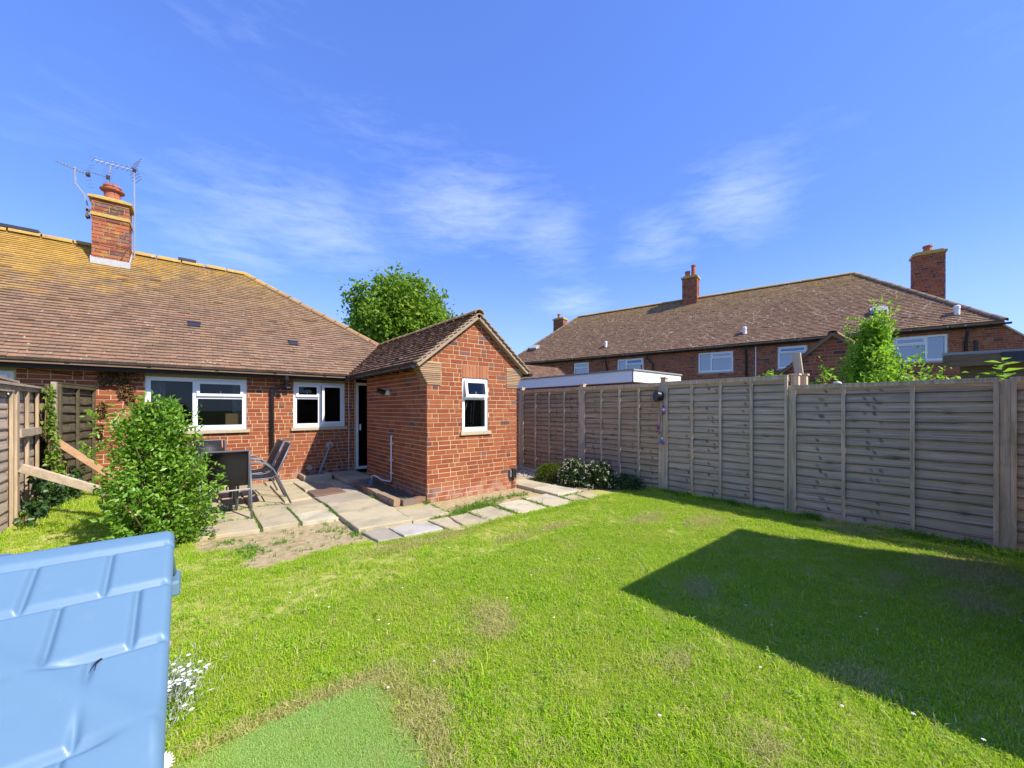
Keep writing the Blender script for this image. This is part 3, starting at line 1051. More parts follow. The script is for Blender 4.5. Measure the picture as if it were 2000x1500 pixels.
win = window(bung, O + N * -.02, U, N, W1[0] + ox, W1[1] + ox, W1[2], W1[3],
             [(0, .46, 0, 1, 'fixed', 0), (.46, 1, .64, 1, 'vent', 0.5), (.46, 1, 0, .64, 'fixed', 0)], sill=(.075, 'stone'), fr=.07)
room(bung, O, U, N, W1[0] + ox, W1[1] + ox, W1[2], W1[3])
cur = MB()
for k in range(14):
    a = -.60 + k * .016; cur.quad((a, WY + .33 + .02 * (k % 2), 1.08), (a + .016, WY + .33 + .02 * ((k + 1) % 2), 1.08), (a + .016, WY + .33 + .02 * ((k + 1) % 2), 2.06), (a, WY + .33 + .02 * (k % 2), 2.06))
for k in range(12):
    a = .62 + k * .016; cur.quad((a, WY + .36 + .02 * (k % 2), 1.08), (a + .016, WY + .36 + .02 * ((k + 1) % 2), 1.08), (a + .016, WY + .36 + .02 * ((k + 1) % 2), 2.06), (a, WY + .36 + .02 * (k % 2), 2.06))
tag(cur.build('curtains', 'curtain'), 'pale blue grey curtains drawn back inside the wide bungalow window', 'curtains')
shelf = MB().fbox(O, U, UP, N, W1[0] + ox, W1[1] + ox, 1.06, 1.10, -.5, -.08).build('window_board', 'upvc', bung)
b = MB().box(.50, .76, WY + .16, WY + .30, 1.10, 1.40); b.box(.505, .755, WY + .158, WY + .30, 1.401, 1.404)
tag(b.build('cardboard_box', 'cardboard'), 'brown cardboard box standing on the windowsill inside the wide window', 'box')
window(bung, O + N * -.02, U, N, W2[0] + ox, W2[1] + ox, W2[2], W2[3],
       [(0, .5, .66, 1, 'vent', .5), (0, .5, 0, .66, 'fixed', 0), (.5, 1, 0, 1, 'side', 9)], sill=(.075, 'stone'), fr=.065)
room(bung, O, U, N, W2[0] + ox, W2[1] + ox, W2[2], W2[3])
MB().fbox(O, U, UP, N, W2[0] + ox, W2[1] + ox, 1.06, 1.10, -.5, -.08).build('window_board', 'upvc', bung)
b = MB().box(1.74, 1.98, WY + .14, WY + .30, 1.10, 1.135); b.box(1.76, 1.94, WY + .15, WY + .29, 1.136, 1.165)
tag(b.build('folded_towel', 'curtain'), 'pale folded cloths on the kitchen windowsill', 'cloth')
window(bung, O + N * -.02, U, N, W3[0] + ox, W3[1] + ox, W3[2], W3[3], [(0, .5, 0, 1, 'fixed', 0), (.5, 1, .66, 1, 'vent', .5), (.5, 1, 0, .66, 'fixed', 0)], sill=(.075, 'stone'), fr=.07)
room(bung, O, U, N, W3[0] + ox, W3[1] + ox, W3[2], W3[3])
# back door
dm = MB(); f = .06
dm.fbox(O, U, UP, N, DOOR[0] + ox, DOOR[0] + ox + f, .10, 2.10, -.09, -.01); dm.fbox(O, U, UP, N, DOOR[1] + ox - f, DOOR[1] + ox, .10, 2.10, -.09, -.01)
dm.fbox(O, U, UP, N, DOOR[0] + ox + f, DOOR[1] + ox - f, 2.10 - f, 2.10, -.09, -.01); dm.fbox(O, U, UP, N, DOOR[0] + ox + f, DOOR[1] + ox - f, .10, .10 + f, -.09, -.005)
dr = dm.build('door', 'upvc', bung)
MB().fbox(O, U, UP, N, DOOR[0] + ox + f, DOOR[1] + ox - f, .10 + f, 2.10 - f, -.06, -.05).build('pane', 'glass', dr)
MB().fbox(O, U, UP, N, DOOR[0] + ox + f + .03, DOOR[0] + ox + f + .05, 1.0, 1.14, -.05, .02).build('handle', 'white_plastic', dr)
room(bung, O, U, N, DOOR[0] + ox, DOOR[1] + ox, 1.1, 2.10, 3.3)

# roof
EY, EZ, SL = 8.76, 2.245, .755
RY = 12.57; RZ = EZ + SL * (RY - EY)
slope = math.hypot(1, SL)
Vr = Vector((0, 1, SL)).normalized()
ro = MB()
P = lambda x, y, dz=0: (x, y, EZ + SL * (min(y, 2 * RY - y) - EY) + dz)
hx = 1.10
lo = -.03
ro.prism([P(-7.3, EY, lo), P(4.95, EY, lo), P(hx, RY, lo), P(-7.3, RY, lo)], [P(-7.3, EY, lo - .05), P(4.95, EY, lo - .05), P(hx, RY, lo - .05), P(-7.3, RY, lo - .05)])
back = 2 * RY - EY
ro.quad(P(4.95, EY, lo), (4.95, back, EZ + lo), P(hx, RY, lo)); ro.quad((4.95, back, EZ + lo), (-7.3, back, EZ + lo), P(-7.3, RY, lo), P(hx, RY, lo))
roof = ro.build('roof', 'bungalow_tile', bung)
uo = 7.3
Or = Vector((-7.3, EY, EZ - .02))
sv = lambda y: (y - EY) * slope
VENTS = [(-.30, .12, 2.28), (1.52, 1.71, 1.62)]
CHX0, CHX1, CHY0, CHY1 = -1.62, -1.06, 11.82, 12.32
tile_roof(roof, Or, X_, Vr, [(0, 0), (2.62 + uo, 0), (3.80 + uo, sv(9.93)), (hx + uo, sv(RY)), (0, sv(RY))], 'bungalow_tile', 300, seed=5)
# tiles of the hip end
Vh = Vector((-(4.95 - hx), 0, SL * (RY - EY))).normalized()
tile_roof(roof, Vector((4.95, back, EZ - .02)), -Y_, Vh, [(0, 0), (back - EY, 0), ((back - EY) / 2, (Vector((hx, 0, RZ)) - Vector((4.95, 0, EZ))).length)], 'bungalow_tile', 0, seed=6)
ridge_tiles(roof, (-7.3, RY, RZ - .035), (hx + .05, RY, RZ - .035), 'mossy_ridge_tile', .12, .45)
ridge_tiles(roof, (4.95, EY, EZ - .03), (hx, RY, RZ - .03), 'mossy_ridge_tile', .105, .36, 'hip_tile')
# black ridge vents and vent tiles
for a, b in ((-3.1, -2.46), (-.26, .08)):
    MB().box(a, b, RY - .10, RY + .10, RZ + .03, RZ + .105).build('ridge_vent', 'vent_tile', roof, bevel=.01)
Nr = X_.cross(Vr).normalized()
for x, y, w in ((.03, 9.93, .19), (1.73, 9.63, .17)):
    v = sv(y); m_ = MB()
    m_.fbox(Or, X_, Vr, Nr, x + uo - w / 2, x + uo + w / 2, v, v + .15, .0, .045); m_.fbox(Or, X_, Vr, Nr, x + uo - w / 2 - .01, x + uo + w / 2 + .01, v + .135, v + .17, .0, .055)
    m_.build('vent_tile', 'vent_tile', roof)
# soffit, gutter, downpipe
MB().box(-7.3, 2.6, 8.90, 9.099, 2.176, 2.19).build('soffit', 'soffit', bung)
MB().box(-7.3, 2.6, 8.865, 8.898, 2.10, 2.24).build('fascia', 'dark_boards', bung)


def gutter(A, B, out, parent, r=.056):
    """half-round gutter from A to B, hung towards out"""
    A = Vector(A); B = Vector(B); out = Vector(out)
    D = (B - A).normalized(); mb = MB(); n = 8
    for P0 in (A, B):
        for rr_ in (r, r - .006):
            for k in range(n + 1):
                an = math.pi + math.pi * k / n
                mb.v.append(tuple(P0 + out * (rr_ * math.cos(an)) + UP * (rr_ * math.sin(an))))
    m1 = n + 1
    for k in range(n):
        mb.f += [(k, k + 1, 2 * m1 + k + 1, 2 * m1 + k), (m1 + k + 1, m1 + k, 3 * m1 + k, 3 * m1 + k + 1), (k, m1 + k, m1 + k + 1, k + 1), (2 * m1 + k + 1, 3 * m1 + k + 1, 3 * m1 + k, 2 * m1 + k)]
    for k in (0, n):
        mb.f.append((k, 2 * m1 + k, 3 * m1 + k, m1 + k))
    # end stops
    mb.f.append(tuple(range(m1))); mb.f.append(tuple(range(2 * m1, 3 * m1)))
    L = (B - A).length
    g = mb.build('gutter', 'black_plastic', parent, smooth=False)
    k = int(L / .9)
    br = MB()
    for i in range(k + 1):
        c = A + D * (L * (i + .5) / (k + 1))
        for q in range(n):
            an = math.pi + math.pi * q / n; an2 = math.pi + math.pi * (q + 1) / n
            p = lambda a_, rr_, s: c + out * (rr_ * math.cos(a_)) + UP * (rr_ * math.sin(a_)) + D * s
            br.quad(p(an, r + .006, -.025), p(an2, r + .006, -.025), p(an2, r + .006, .025), p(an, r + .006, .025))
            br.quad(p(an, r + .006, -.025), p(an, r, -.025), p(an2, r, -.025), p(an2, r + .006, -.025))
            br.quad(p(an, r + .006, .025), p(an2, r + .006, .025), p(an2, r, .025), p(an, r, .025))
    br.build('gutter_bracket', 'black_plastic', g)
    return g


gutter((-7.3, 8.806, 2.215), (2.60, 8.806, 2.215), (0, 1, 0), bung)
dp = MB().tube([(1.46, 8.81, 2.17), (1.46, 8.81, 2.05), (1.46, 8.84, 2.01), (1.44, 8.88, 1.975), (1.32, 8.99, 1.93), (1.25, 9.04, 1.88), (1.24, 9.045, 1.80), (1.24, 9.045, .04)], .034, 12).build('downpipe', 'black_plastic', bung, smooth=True)
for z in (1.86, 1.05, .45): MB().lathe((1.24, 9.045, z), [(.042, -.025), (.042, .025)], 12).build('pipe_clip', 'black_plastic', dp)
MB().lathe((1.46, 8.81, 2.10), [(.045, -.03), (.048, .04)], 12).build('gutter_outlet', 'black_plastic', dp)
lg = MB().box(1.47, 1.56, 8.97, 9.09, 1.905, 1.985); lg.box(1.475, 1.555, 8.965, 8.97, 1.91, 1.94)
tag(lg.build('security_light', 'black_plastic', None, bevel=.004), 'small black sensor light on the bungalow wall beside the downpipe bend', 'security light')
# waste pipe into the concrete gully, vent cover, cable
wp = MB().tube([(2.33, 9.09, .70), (2.33, 9.03, .69), (2.30, 8.99, .64), (2.08, 8.86, .16), (2.06, 8.85, .06)], .026, 10).build('waste_pipe', 'grey_plastic', bung, smooth=True)
mc = MB().tube([(2.33, 9.091, .70), (2.33, 9.07, .70)], .075, 14)
mc.build('mortar_collar', 'stone', wp)
MB().tube([(1.93, 9.095, .235), (1.93, 9.062, .235)], .055, 14).build('overflow_cover', 'stone', bung)
MB().tube([(2.74, 9.085, 2.17), (2.735, 9.085, 1.6), (2.745, 9.085, 1.2), (2.735, 9.085, .75), (2.74, 9.085, .12)], .006, 5).build('wall_cable', 'white_plastic', bung)
MB().tube([(-2.0, 9.085, 2.12), (-1.4, 9.085, 2.02), (-.9, 9.085, 2.10)], .005, 5).build('wall_cable', 'black_plastic', bung)
tr_ = MB()
tr_.box(1.72, 2.24, 8.56, 8.64, .012, .145); tr_.box(1.72, 1.80, 8.641, 9.08, .012, .143); tr_.box(2.16, 2.24, 8.641, 9.08, .012, .143)
tag(tr_.build('drain_surround', 'stone', None, bevel=.012), 'low concrete drain surround against the bungalow wall below the sloping waste pipe', 'drain surround')
st = MB().box(2.30, 2.855, 7.80, 9.06, .012, .105)
tag(st.build('door_step', 'paving', None, bevel=.015), 'worn concrete step in front of the white back door', 'step')
mt = MB().box(1.56, 2.06, 6.96, 7.49, .047, .058)
for k in range(16):
    mt.box(1.575 + k * .030, 1.592 + k * .030, 6.975, 7.475, .058, .066)
tag(mt.build('doormat', 'doormat'), 'brown ribbed doormat lying on the patio', 'doormat')

# chimney
ch = MB(); cz0, cz1 = 4.2, 5.93
ch.box(CHX0 + .012, CHX1 - .012, CHY0 + .012, CHY1 - .012, cz0, cz1)
chim = ch.build('chimney', 'grey_mortar', bung)
for OO, UU, NN, L in ((Vector((CHX0, CHY0 + .012, cz0)), X_, -Y_, CHX1 - CHX0), (Vector((CHX1 - .012, CHY0, cz0)), Y_, X_, CHY1 - CHY0), (Vector((CHX0 + .012, CHY1, cz0)), -Y_, -X_, CHY1 - CHY0), (Vector((CHX1, CHY1 - .012, cz0)), -X_, Y_, CHX1 - CHX0)):
    brick_wall(chim, OO, UU, NN, [(0, 0), (L, 0), (L, cz1 - cz0), (0, cz1 - cz0)], [], 'chimney_brick', 60 if NN.y < 0 else 0, .012, seed=9)
cap = MB(); cap.box(CHX0 - .05, CHX1 + .05, CHY0 - .05, CHY1 + .05, cz1, cz1 + .045)
cap.prism([(CHX0 + .12, CHY0 + .12, cz1 + .13), (CHX1 - .12, CHY0 + .12, cz1 + .13), (CHX1 - .12, CHY1 - .12, cz1 + .13), (CHX0 + .12, CHY1 - .12, cz1 + .13)],
          [(CHX0 - .04, CHY0 - .04, cz1 + .046), (CHX1 + .04, CHY0 - .04, cz1 + .046), (CHX1 + .04, CHY1 + .04, cz1 + .046), (CHX0 - .04, CHY1 + .04, cz1 + .046)])
cap.build('chimney_cap', 'lichen_mortar', chim)
mb_ = MB(); mb_.box(CHX0 - .018, CHX1 + .018, CHY0 - .018, CHY1 + .018, cz1 - .36, cz1 - .29)
mb_.build('brick_band', 'lichen_mortar', chim)
pc = ((CHX0 + CHX1) / 2, (CHY0 + CHY1) / 2, cz1 + .10)
MB().lathe(pc, [(.135, 0), (.13, .12), (.135, .13), (.135, .16), (.12, .17), (.118, .20), (.195, .215), (.20, .235), (.135, .26), (.135, .29), (.148, .30), (.142, .335), (.09, .35)], 20).build('chimney_pot', 'clay_pot', chim, smooth=False)
fl = MB()
zb = EZ + SL * (CHY0 - EY)
fl.box(CHX0 - .02, CHX1 + .02, CHY0 - .022, CHY0 - .002, zb - .10, zb + .13)
for sx in (CHX0 - .022, CHX1 + .002):
    fl.prism([(sx, CHY0, zb + .14), (sx + .02, CHY0, zb + .14), (sx + .02, CHY1, zb + .14 + SL * .5), (sx, CHY1, zb + .14 + SL * .5)], [(sx, CHY0, zb - .1), (sx + .02, CHY0, zb - .1), (sx + .02, CHY1, zb - .1 + SL * .5), (sx, CHY1, zb - .1 + SL * .5)])
fl.build('lead_flashing', 'lead', chim)
bk = MB()
bk.box(CHX0 - .10, CHX0, CHY0 + .1, CHY0 + .16, 5.66, 5.70); bk.box(CHX0 - .10, CHX0 - .04, CHY0 + .06, CHY0 + .20, 5.53, 5.58); bk.box(CHX0 - .09, CHX0 - .06, CHY0 + .1, CHY0 + .14, 5.50, 5.72)
for z in (5.52, 5.02):
    bk.tube([(CHX0 - .01, CHY0 - .02, z), (CHX1 + .02, CHY0 - .02, z - .01), (CHX1 + .02, CHY1 + .02, z)], .006, 5)
bk.tube([(CHX1 - .02, CHY0 - .03, 5.02), (CHX1 - .12, CHY0 - .03, 4.72)], .010, 5)
bk.build('aerial_bracket', 'rusty_steel', chim)


def yagi(name, label, mast, boom0, boom1, el_len, n_el, el_dir, refl=False):
    t_ = thing(name, mast[-1], label, 'aerial')
    MB().tube(mast, .015, 6).build('mast', 'galvanised', t_)
    a = Vector(boom0); b = Vector(boom1)
    MB().tube([a, b], .011, 5).build('boom', 'galvanised', t_)
    el = MB(); d = Vector(el_dir).normalized()
    for k in range(n_el):
        c = a.lerp(b, k / (n_el - 1)); L = el_len * (1 - .35 * k / n_el) / 2
        el.tube([c - d * L, c + d * L], .0055, 4)
    if refl:
        up = Vector((0, 0, 1))
        for s in (-1, 1):
            for k in range(4):
                c = a + up * s * (.05 + .06 * k) + (a - b).normalized() * .02 * k
                el.tube([c - d * el_len * .6, c + d * el_len * .6], .0055, 4)
    el.build('elements', 'galvanised', t_)
    MB().box(a.x - .03, a.x + .03, a.y - .03, a.y + .03, a.z - .03, a.z + .03).build('junction_box', 'black_plastic', t_)


yagi('tv_aerial', 'tall straight television aerial on the garden lawn side edge of the lichen chimney', [(CHX1 + .05, CHY1 - .1, 4.95), (CHX1 + .05, CHY1 - .1, 6.95)], (CHX1 + .05, CHY1 - .1, 6.92), (CHX1 - .55, CHY1 - .35, 6.80), .34, 9, (.5, -1, .1), True)
yagi('tv_aerial', 'television aerial on the kinked mast bracketed to the chimney side with long boom', [(CHX0 - .07, CHY0 + .12, 5.5), (CHX0 - .07, CHY0 + .12, 5.75), (CHX0 - .11, CHY0 + .12, 5.98), (CHX0 - .24, CHY0 + .12, 6.18), (CHX0 - .25, CHY0 + .12, 6.52)], (CHX0 - .06, CHY0 + .10, 6.42), (CHX0 - .50, CHY0 + .16, 6.55), .30, 11, (.45, -1, -.3), True)
yagi('tv_aerial', 'short middle television aerial with wide grid above the chimney pot', [(CHX0 + .22, CHY0 + .2, 6.28), (CHX0 + .26, CHY0 + .2, 6.78)], (CHX0 + .22, CHY0 + .2, 6.52), (CHX0 - .10, CHY0 + .35, 6.60), .36, 7, (.7, -1, -.4), True)

# ------------------------------------------------------------------ brick outhouse with the gable
EX0, EX1, EYF, EYB = 2.86, 4.71, 5.53, 8.24
out_ = thing('brick_outhouse', (3.785, EYF, 0), 'small red brick gabled outhouse joined to the bungalow, one narrow white window', 'outhouse')
GA = 3.785; ES = .80
eave_x = 2.63; ez = 2.22
roof_at = lambda x: ez + ES * (min(x, 2 * GA - x) - eave_x)
WG = (3.515, 4.05, 1.11, 2.025)
gh = [(WG[0] - EX0, WG[1] - EX0, 1.05, 2.025), (3.50 - EX0, 4.065 - EX0, 2.025, 2.25), (-.1, 3.11 - EX0, 1.875, 2.25), (4.46 - EX0, 2, 1.875, 2.25)]
core = MB()
wall_core(core, Vector((EX0, EYF, 0)), X_, -Y_, (0, EX1 - EX0, 0, 2.25), [(WG[0] - EX0, WG[1] - EX0, 1.05, 2.03)], .22)
core.prism([(EX0, EYF, 2.25), (EX1, EYF, 2.25), (EX1, EYF, roof_at(EX1) - .06), (GA, EYF, roof_at(GA) - .06), (EX0, EYF, roof_at(EX0) - .06)],
           [(EX0, EYF + .22, 2.25), (EX1, EYF + .22, 2.25), (EX1, EYF + .22, roof_at(EX1) - .06), (GA, EYF + .22, roof_at(GA) - .06), (EX0, EYF + .22, roof_at(EX0) - .06)])
core.box(EX0, EX0 + .22, EYF + .221, EYB, 0, 2.30); core.box(EX1 - .22, EX1, EYF + .221, WY - .01, 0, 2.30); core.box(EX0 + .221, EX1 - .221, EYB - .2, EYB - .001, 0, 2.3)
wall = core.build('wall', 'mortar', out_)
top = roof_at(EX0) - .06
brick_wall(wall, Vector((EX0, EYF, 0)), X_, -Y_, [(-.008, 0), (1.858, 0), (1.858, top), (.925, roof_at(GA) - .07), (-.008, top)], gh, 'red_brick', 200, seed=11)
LW = EYB - EYF
brick_wall(wall, Vector((EX0, EYB, 0)), -Y_, -X_, [(0, 0), (LW, 0), (LW, 2.30), (0, 2.30)], [], 'red_brick', 95, seed=12)
brick_wall(wall, Vector((EX1, EYF, 0)), Y_, X_, [(0, 0), (3.5, 0), (3.5, 2.30), (0, 2.30)], [], 'red_brick', 0, seed=13)
# soldier course above the window
so = None
for k in range(8):
    if so is None:
        so = MB().box(-.028, .028, -.009, .004, 0, .215).mesh('soldier_brick', 'soldier_brick')
    o = bpy.data.objects.new('soldier_brick', so); COL.objects.link(o); o.parent = wall; o.location = (3.535 + k * .0708, EYF, 2.031)
# creasing-tile kneelers at both eaves
for side in (0, 1):
    kn = MB()
    for k in range(12):
        z = 1.885 + k * .0305
        ext_ = .20 * (k / 11) ** 1.1
        j1, j2 = rnd.uniform(-.006, .006), rnd.uniform(-.004, .004)
        if side == 0: kn.box(EX0 - .012 - ext_ + j1, 3.105 + j2, EYF - .016 + j2, EYF + .22, z, z + .014)
        else: kn.box(4.465 + j2, EX1 + .012 + ext_ + j1, EYF - .016 + j2, EYF + .22, z, z + .014)
    kb = kn.build('kneeler', 'creasing_tile', wall)
    mk = MB()
    for k in range(12):
        z = 1.885 + k * .0305; ext_ = .20 * (k / 11) ** 1.1
        if side == 0: mk.box(EX0 - ext_ + .004, 3.10, EYF - .006, EYF + .2, z + .0142, z + .0303)
        else: mk.box(4.47, EX1 + ext_ - .004, EYF - .006, EYF + .2, z + .0142, z + .0303)
    mk.build('kneeler_mortar', 'mortar', wall)
OG = Vector((EX0, EYF, 0))
window(out_, OG + Y_ * .015, X_, -Y_, WG[0] - EX0, WG[1] - EX0, WG[2], WG[3], [(0, 1, .62, 1, 'vent', 10), (0, 1, 0, .62, 'fixed', 0)], sill=(.055, 'stone'), fr=.055)
room(out_, OG, X_, -Y_, WG[0] - EX0, WG[1] - EX0, WG[2], WG[3], 2.4)
cords = MB().tube([(3.66, EYF + .30, 1.18), (3.86, EYF + .32, 1.72)], .004, 4)
cords.tube([(3.90, EYF + .3, 1.60), (3.88, EYF + .3, 1.25)], .004, 4); cords.tube([(3.96, EYF + .3, 1.65), (3.93, EYF + .3, 1.22), (3.88, EYF + .3, 1.2)], .004, 4)
tag(cords.build('hanging_cords', 'white_plastic'), 'pale cords hanging inside the narrow outhouse window', 'cords')
# roof planes
ro = MB(); yb = 9.6
sl2 = math.hypot(1, ES)
for s in (-1, 1):
    x_e = GA + s * (GA - eave_x); th = .05
    ro.prism([(x_e, 5.44, ez - .02), (GA, 5.44, roof_at(GA) - .02), (GA, 9.9, roof_at(GA) - .02), (x_e, 8.8, ez - .02)][::s],
             [(x_e, 5.44, ez - .02 - th), (GA, 5.44, roof_at(GA) - .02 - th), (GA, 9.9, roof_at(GA) - .02 - th), (x_e, 8.8, ez - .02 - th)][::s])
roof2 = ro.build('roof', 'outhouse_tile', out_)
smax = (GA - eave_x) * sl2
VL = Vector((1, 0, ES)).normalized(); VR = Vector((-1, 0, ES)).normalized()
tile_roof(roof2, Vector((eave_x - .02, 8.76, ez - .03)), -Y_, VL, [(0, 0), (8.76 - 5.42, 0), (8.76 - 5.42, smax), (-1.2, smax)], 'outhouse_tile', 200, .1, seed=21, lift=1.25)
tile_roof(roof2, Vector((2 * GA - eave_x + .02, 5.42, ez - .03)), Y_, VR, [(0, 0), (3.34, 0), (4.4, smax), (0, smax)], 'outhouse_tile', 60, .1, seed=22, lift=1.25)
ridge_tiles(roof2, (GA, 5.40, roof_at(GA) - .02), (GA, 9.85, roof_at(GA) - .02), 'ridge_tile', .095, .32)
# mortared verge with an undercloak
for s in (-1, 1):
    x_e = GA + s * (GA - eave_x)
    Vv = Vector((-s, 0, ES)).normalized(); Nv = Vector((s * ES, 0, 1)).normalized(); Yv = Y_
    O3 = Vector((x_e, 0, ez - .02))
    for k in range(15):
        v0 = k * .1
        vt = MB(); v1 = min(v0 + .115, smax)
        lo2, hi2 = .034 + rnd.uniform(-.003, .004), .012
        q0 = O3 + Vv * v0; q1 = O3 + Vv * v1
        ya, yb2 = 5.395 + rnd.uniform(-.006, .006), 5.53
        tp4 = [q0 + Nv * lo2 + Yv * ya, q0 + Nv * lo2 + Yv * yb2, q1 + Nv * hi2 + Yv * yb2, q1 + Nv * hi2 + Yv * ya]
        vt.prism(tp4[::-s], [p - Nv * .018 for p in tp4][::-s])
        vt.build('verge_tile', 'verge_tile', roof2)
    vm_ = MB()
    vm_.prism([O3 + Yv * 5.425 + Nv * .005, O3 + Yv * 5.425 + Vv * smax + Nv * .005, O3 + Yv * 5.425 + Vv * smax - Nv * .06, O3 + Yv * 5.425 - Nv * .06][::-s],
              [O3 + Yv * 5.522 + Nv * .005, O3 + Yv * 5.522 + Vv * smax + Nv * .005, O3 + Yv * 5.522 + Vv * smax - Nv * .06, O3 + Yv * 5.522 - Nv * .06][::-s])
    vm_.build('verge_mortar', 'verge_mortar', roof2)
gutter((2.585, 5.45, 2.165), (2.585, 8.72, 2.165), (1, 0, 0), out_)
gutter((4.985, 5.42, 2.165), (4.985, 8.72, 2.165), (-1, 0, 0), out_)
raf = MB()
for k in range(8):
    raf.box(2.62, 2.86, 5.80 + k * .40, 5.85 + k * .40, 2.13, 2.20)
raf.build('rafter_foot', 'dark_boards', roof2)
MB().box(2.66, 2.852, 5.56, 8.72, 2.205, 2.215).build('soffit', 'soffit', roof2)
# wall light, overflow pipe, gully, meter box
lt = thing('wall_light', (EX0, 7.05, 1.78), 'black and white outdoor lamp on the shaded outhouse side wall', 'wall lamp')
MB().tube([(EX0 - .01, 7.02, 1.80), (EX0 - .035, 7.02, 1.80)], .06, 14).build('back_plate', 'stone', lt)
MB().tube([(EX0 - .036, 7.02, 1.80), (EX0 - .10, 7.02, 1.80)], .045, 14).build('lamp_body', 'white_plastic', lt)
MB().tube([(EX0 - .10, 7.02, 1.80), (EX0 - .13, 7.02, 1.81), (EX0 - .25, 7.02, 1.84)], [.05, .045, .04], 14).build('lamp_shade', 'black_plastic', lt)
pv = MB().tube([(EX0 - .01, 6.86, 1.0), (EX0 - .035, 6.86, 1.0), (EX0 - .04, 6.86, .97), (EX0 - .04, 6.86, .18), (EX0 - .05, 6.88, .155), (EX0 - .12, 7.10, .16), (EX0 - .16, 7.36, .21), (EX0 - .2, 7.42, .20), (EX0 - .2, 7.42, .10)], .0125, 8).build('overflow_pipe', 'white_plastic', out_, smooth=True)
for z in (.85, .55, .30): MB().box(EX0 - .058, EX0 - .006, 6.84, 6.88, z, z + .018).build('pipe_clip', 'white_plastic', pv)
gp_ = MB().lathe((EX0 - .2, 7.42, .0), [(.055, 0), (.055, .13), (.045, .13), (.04, .10)], 4).build('drain_hopper', 'grey_plastic', out_)
eb = thing('outdoor_socket', (4.62, EYF, .25), 'black outdoor socket low on the gable wall corner with its cable', 'socket')
MB().box(4.56, 4.66, EYF - .075, EYF - .012, .21, .38).build('socket_box', 'black_plastic', eb, bevel=.008)
MB().box(4.53, 4.558, EYF - .05, EYF - .010, .23, .36).build('back_box', 'grey_plastic', eb)
MB().tube([(4.60, EYF - .03, .21), (4.60, EYF - .03, .02)], .008, 6).tube([(4.63, EYF - .03, .21), (4.635, EYF - .03, .02)], .006, 6).build('cable', 'black_plastic', eb)

# brick edging of the small bed along the outhouse
ed = thing('brick_edging', (2.4, 5.6, 0), 'low row of old bricks edging the bed along the outhouse side wall', 'edging')
eb1 = None
for k in range(9):
    y = 5.66 + k * .228
    o = MB().box(-.05, .05, -.107, .107, 0, .10)
    if eb1 is None: eb1 = o.mesh('brick', 'edging_brick')
    q = bpy.data.objects.new('brick', eb1); COL.objects.link(q); q.parent = ed; q.location = (2.395 - 2.4 + rnd.uniform(-.008, .008), y + .05 - 5.6, .02 + rnd.uniform(-.008, .006)); q.rotation_euler = (rnd.uniform(-.03, .03), rnd.uniform(-.03, .03), rnd.uniform(-.03, .03))
for k in range(2):
    q = bpy.data.objects.new('brick', eb1); COL.objects.link(q); q.parent = ed; q.location = (2.57 + k * .222 - 2.4, -.01 + k * .01, .0 + rnd.uniform(0, .006)); q.rotation_euler = (0, 0, R(90) + rnd.uniform(-.04, .04))
q = bpy.data.objects.new('brick', eb1); COL.objects.link(q); q.parent = ed; q.location = (.21, 2.10, .01); q.rotation_euler = (0, 0, R(92))
q = bpy.data.objects.new('brick', eb1); COL.objects.link(q); q.parent = ed; q.location = (.40, 2.08, .01); q.rotation_euler = (0, 0, R(87))
bed = MB().box(2.45, 2.855, 5.66, 7.66, .0, .03).build('flower_bed', 'bed_soil')
tag(bed, 'narrow soil bed behind the brick edging', kind='structure')

# ------------------------------------------------------------------ fences


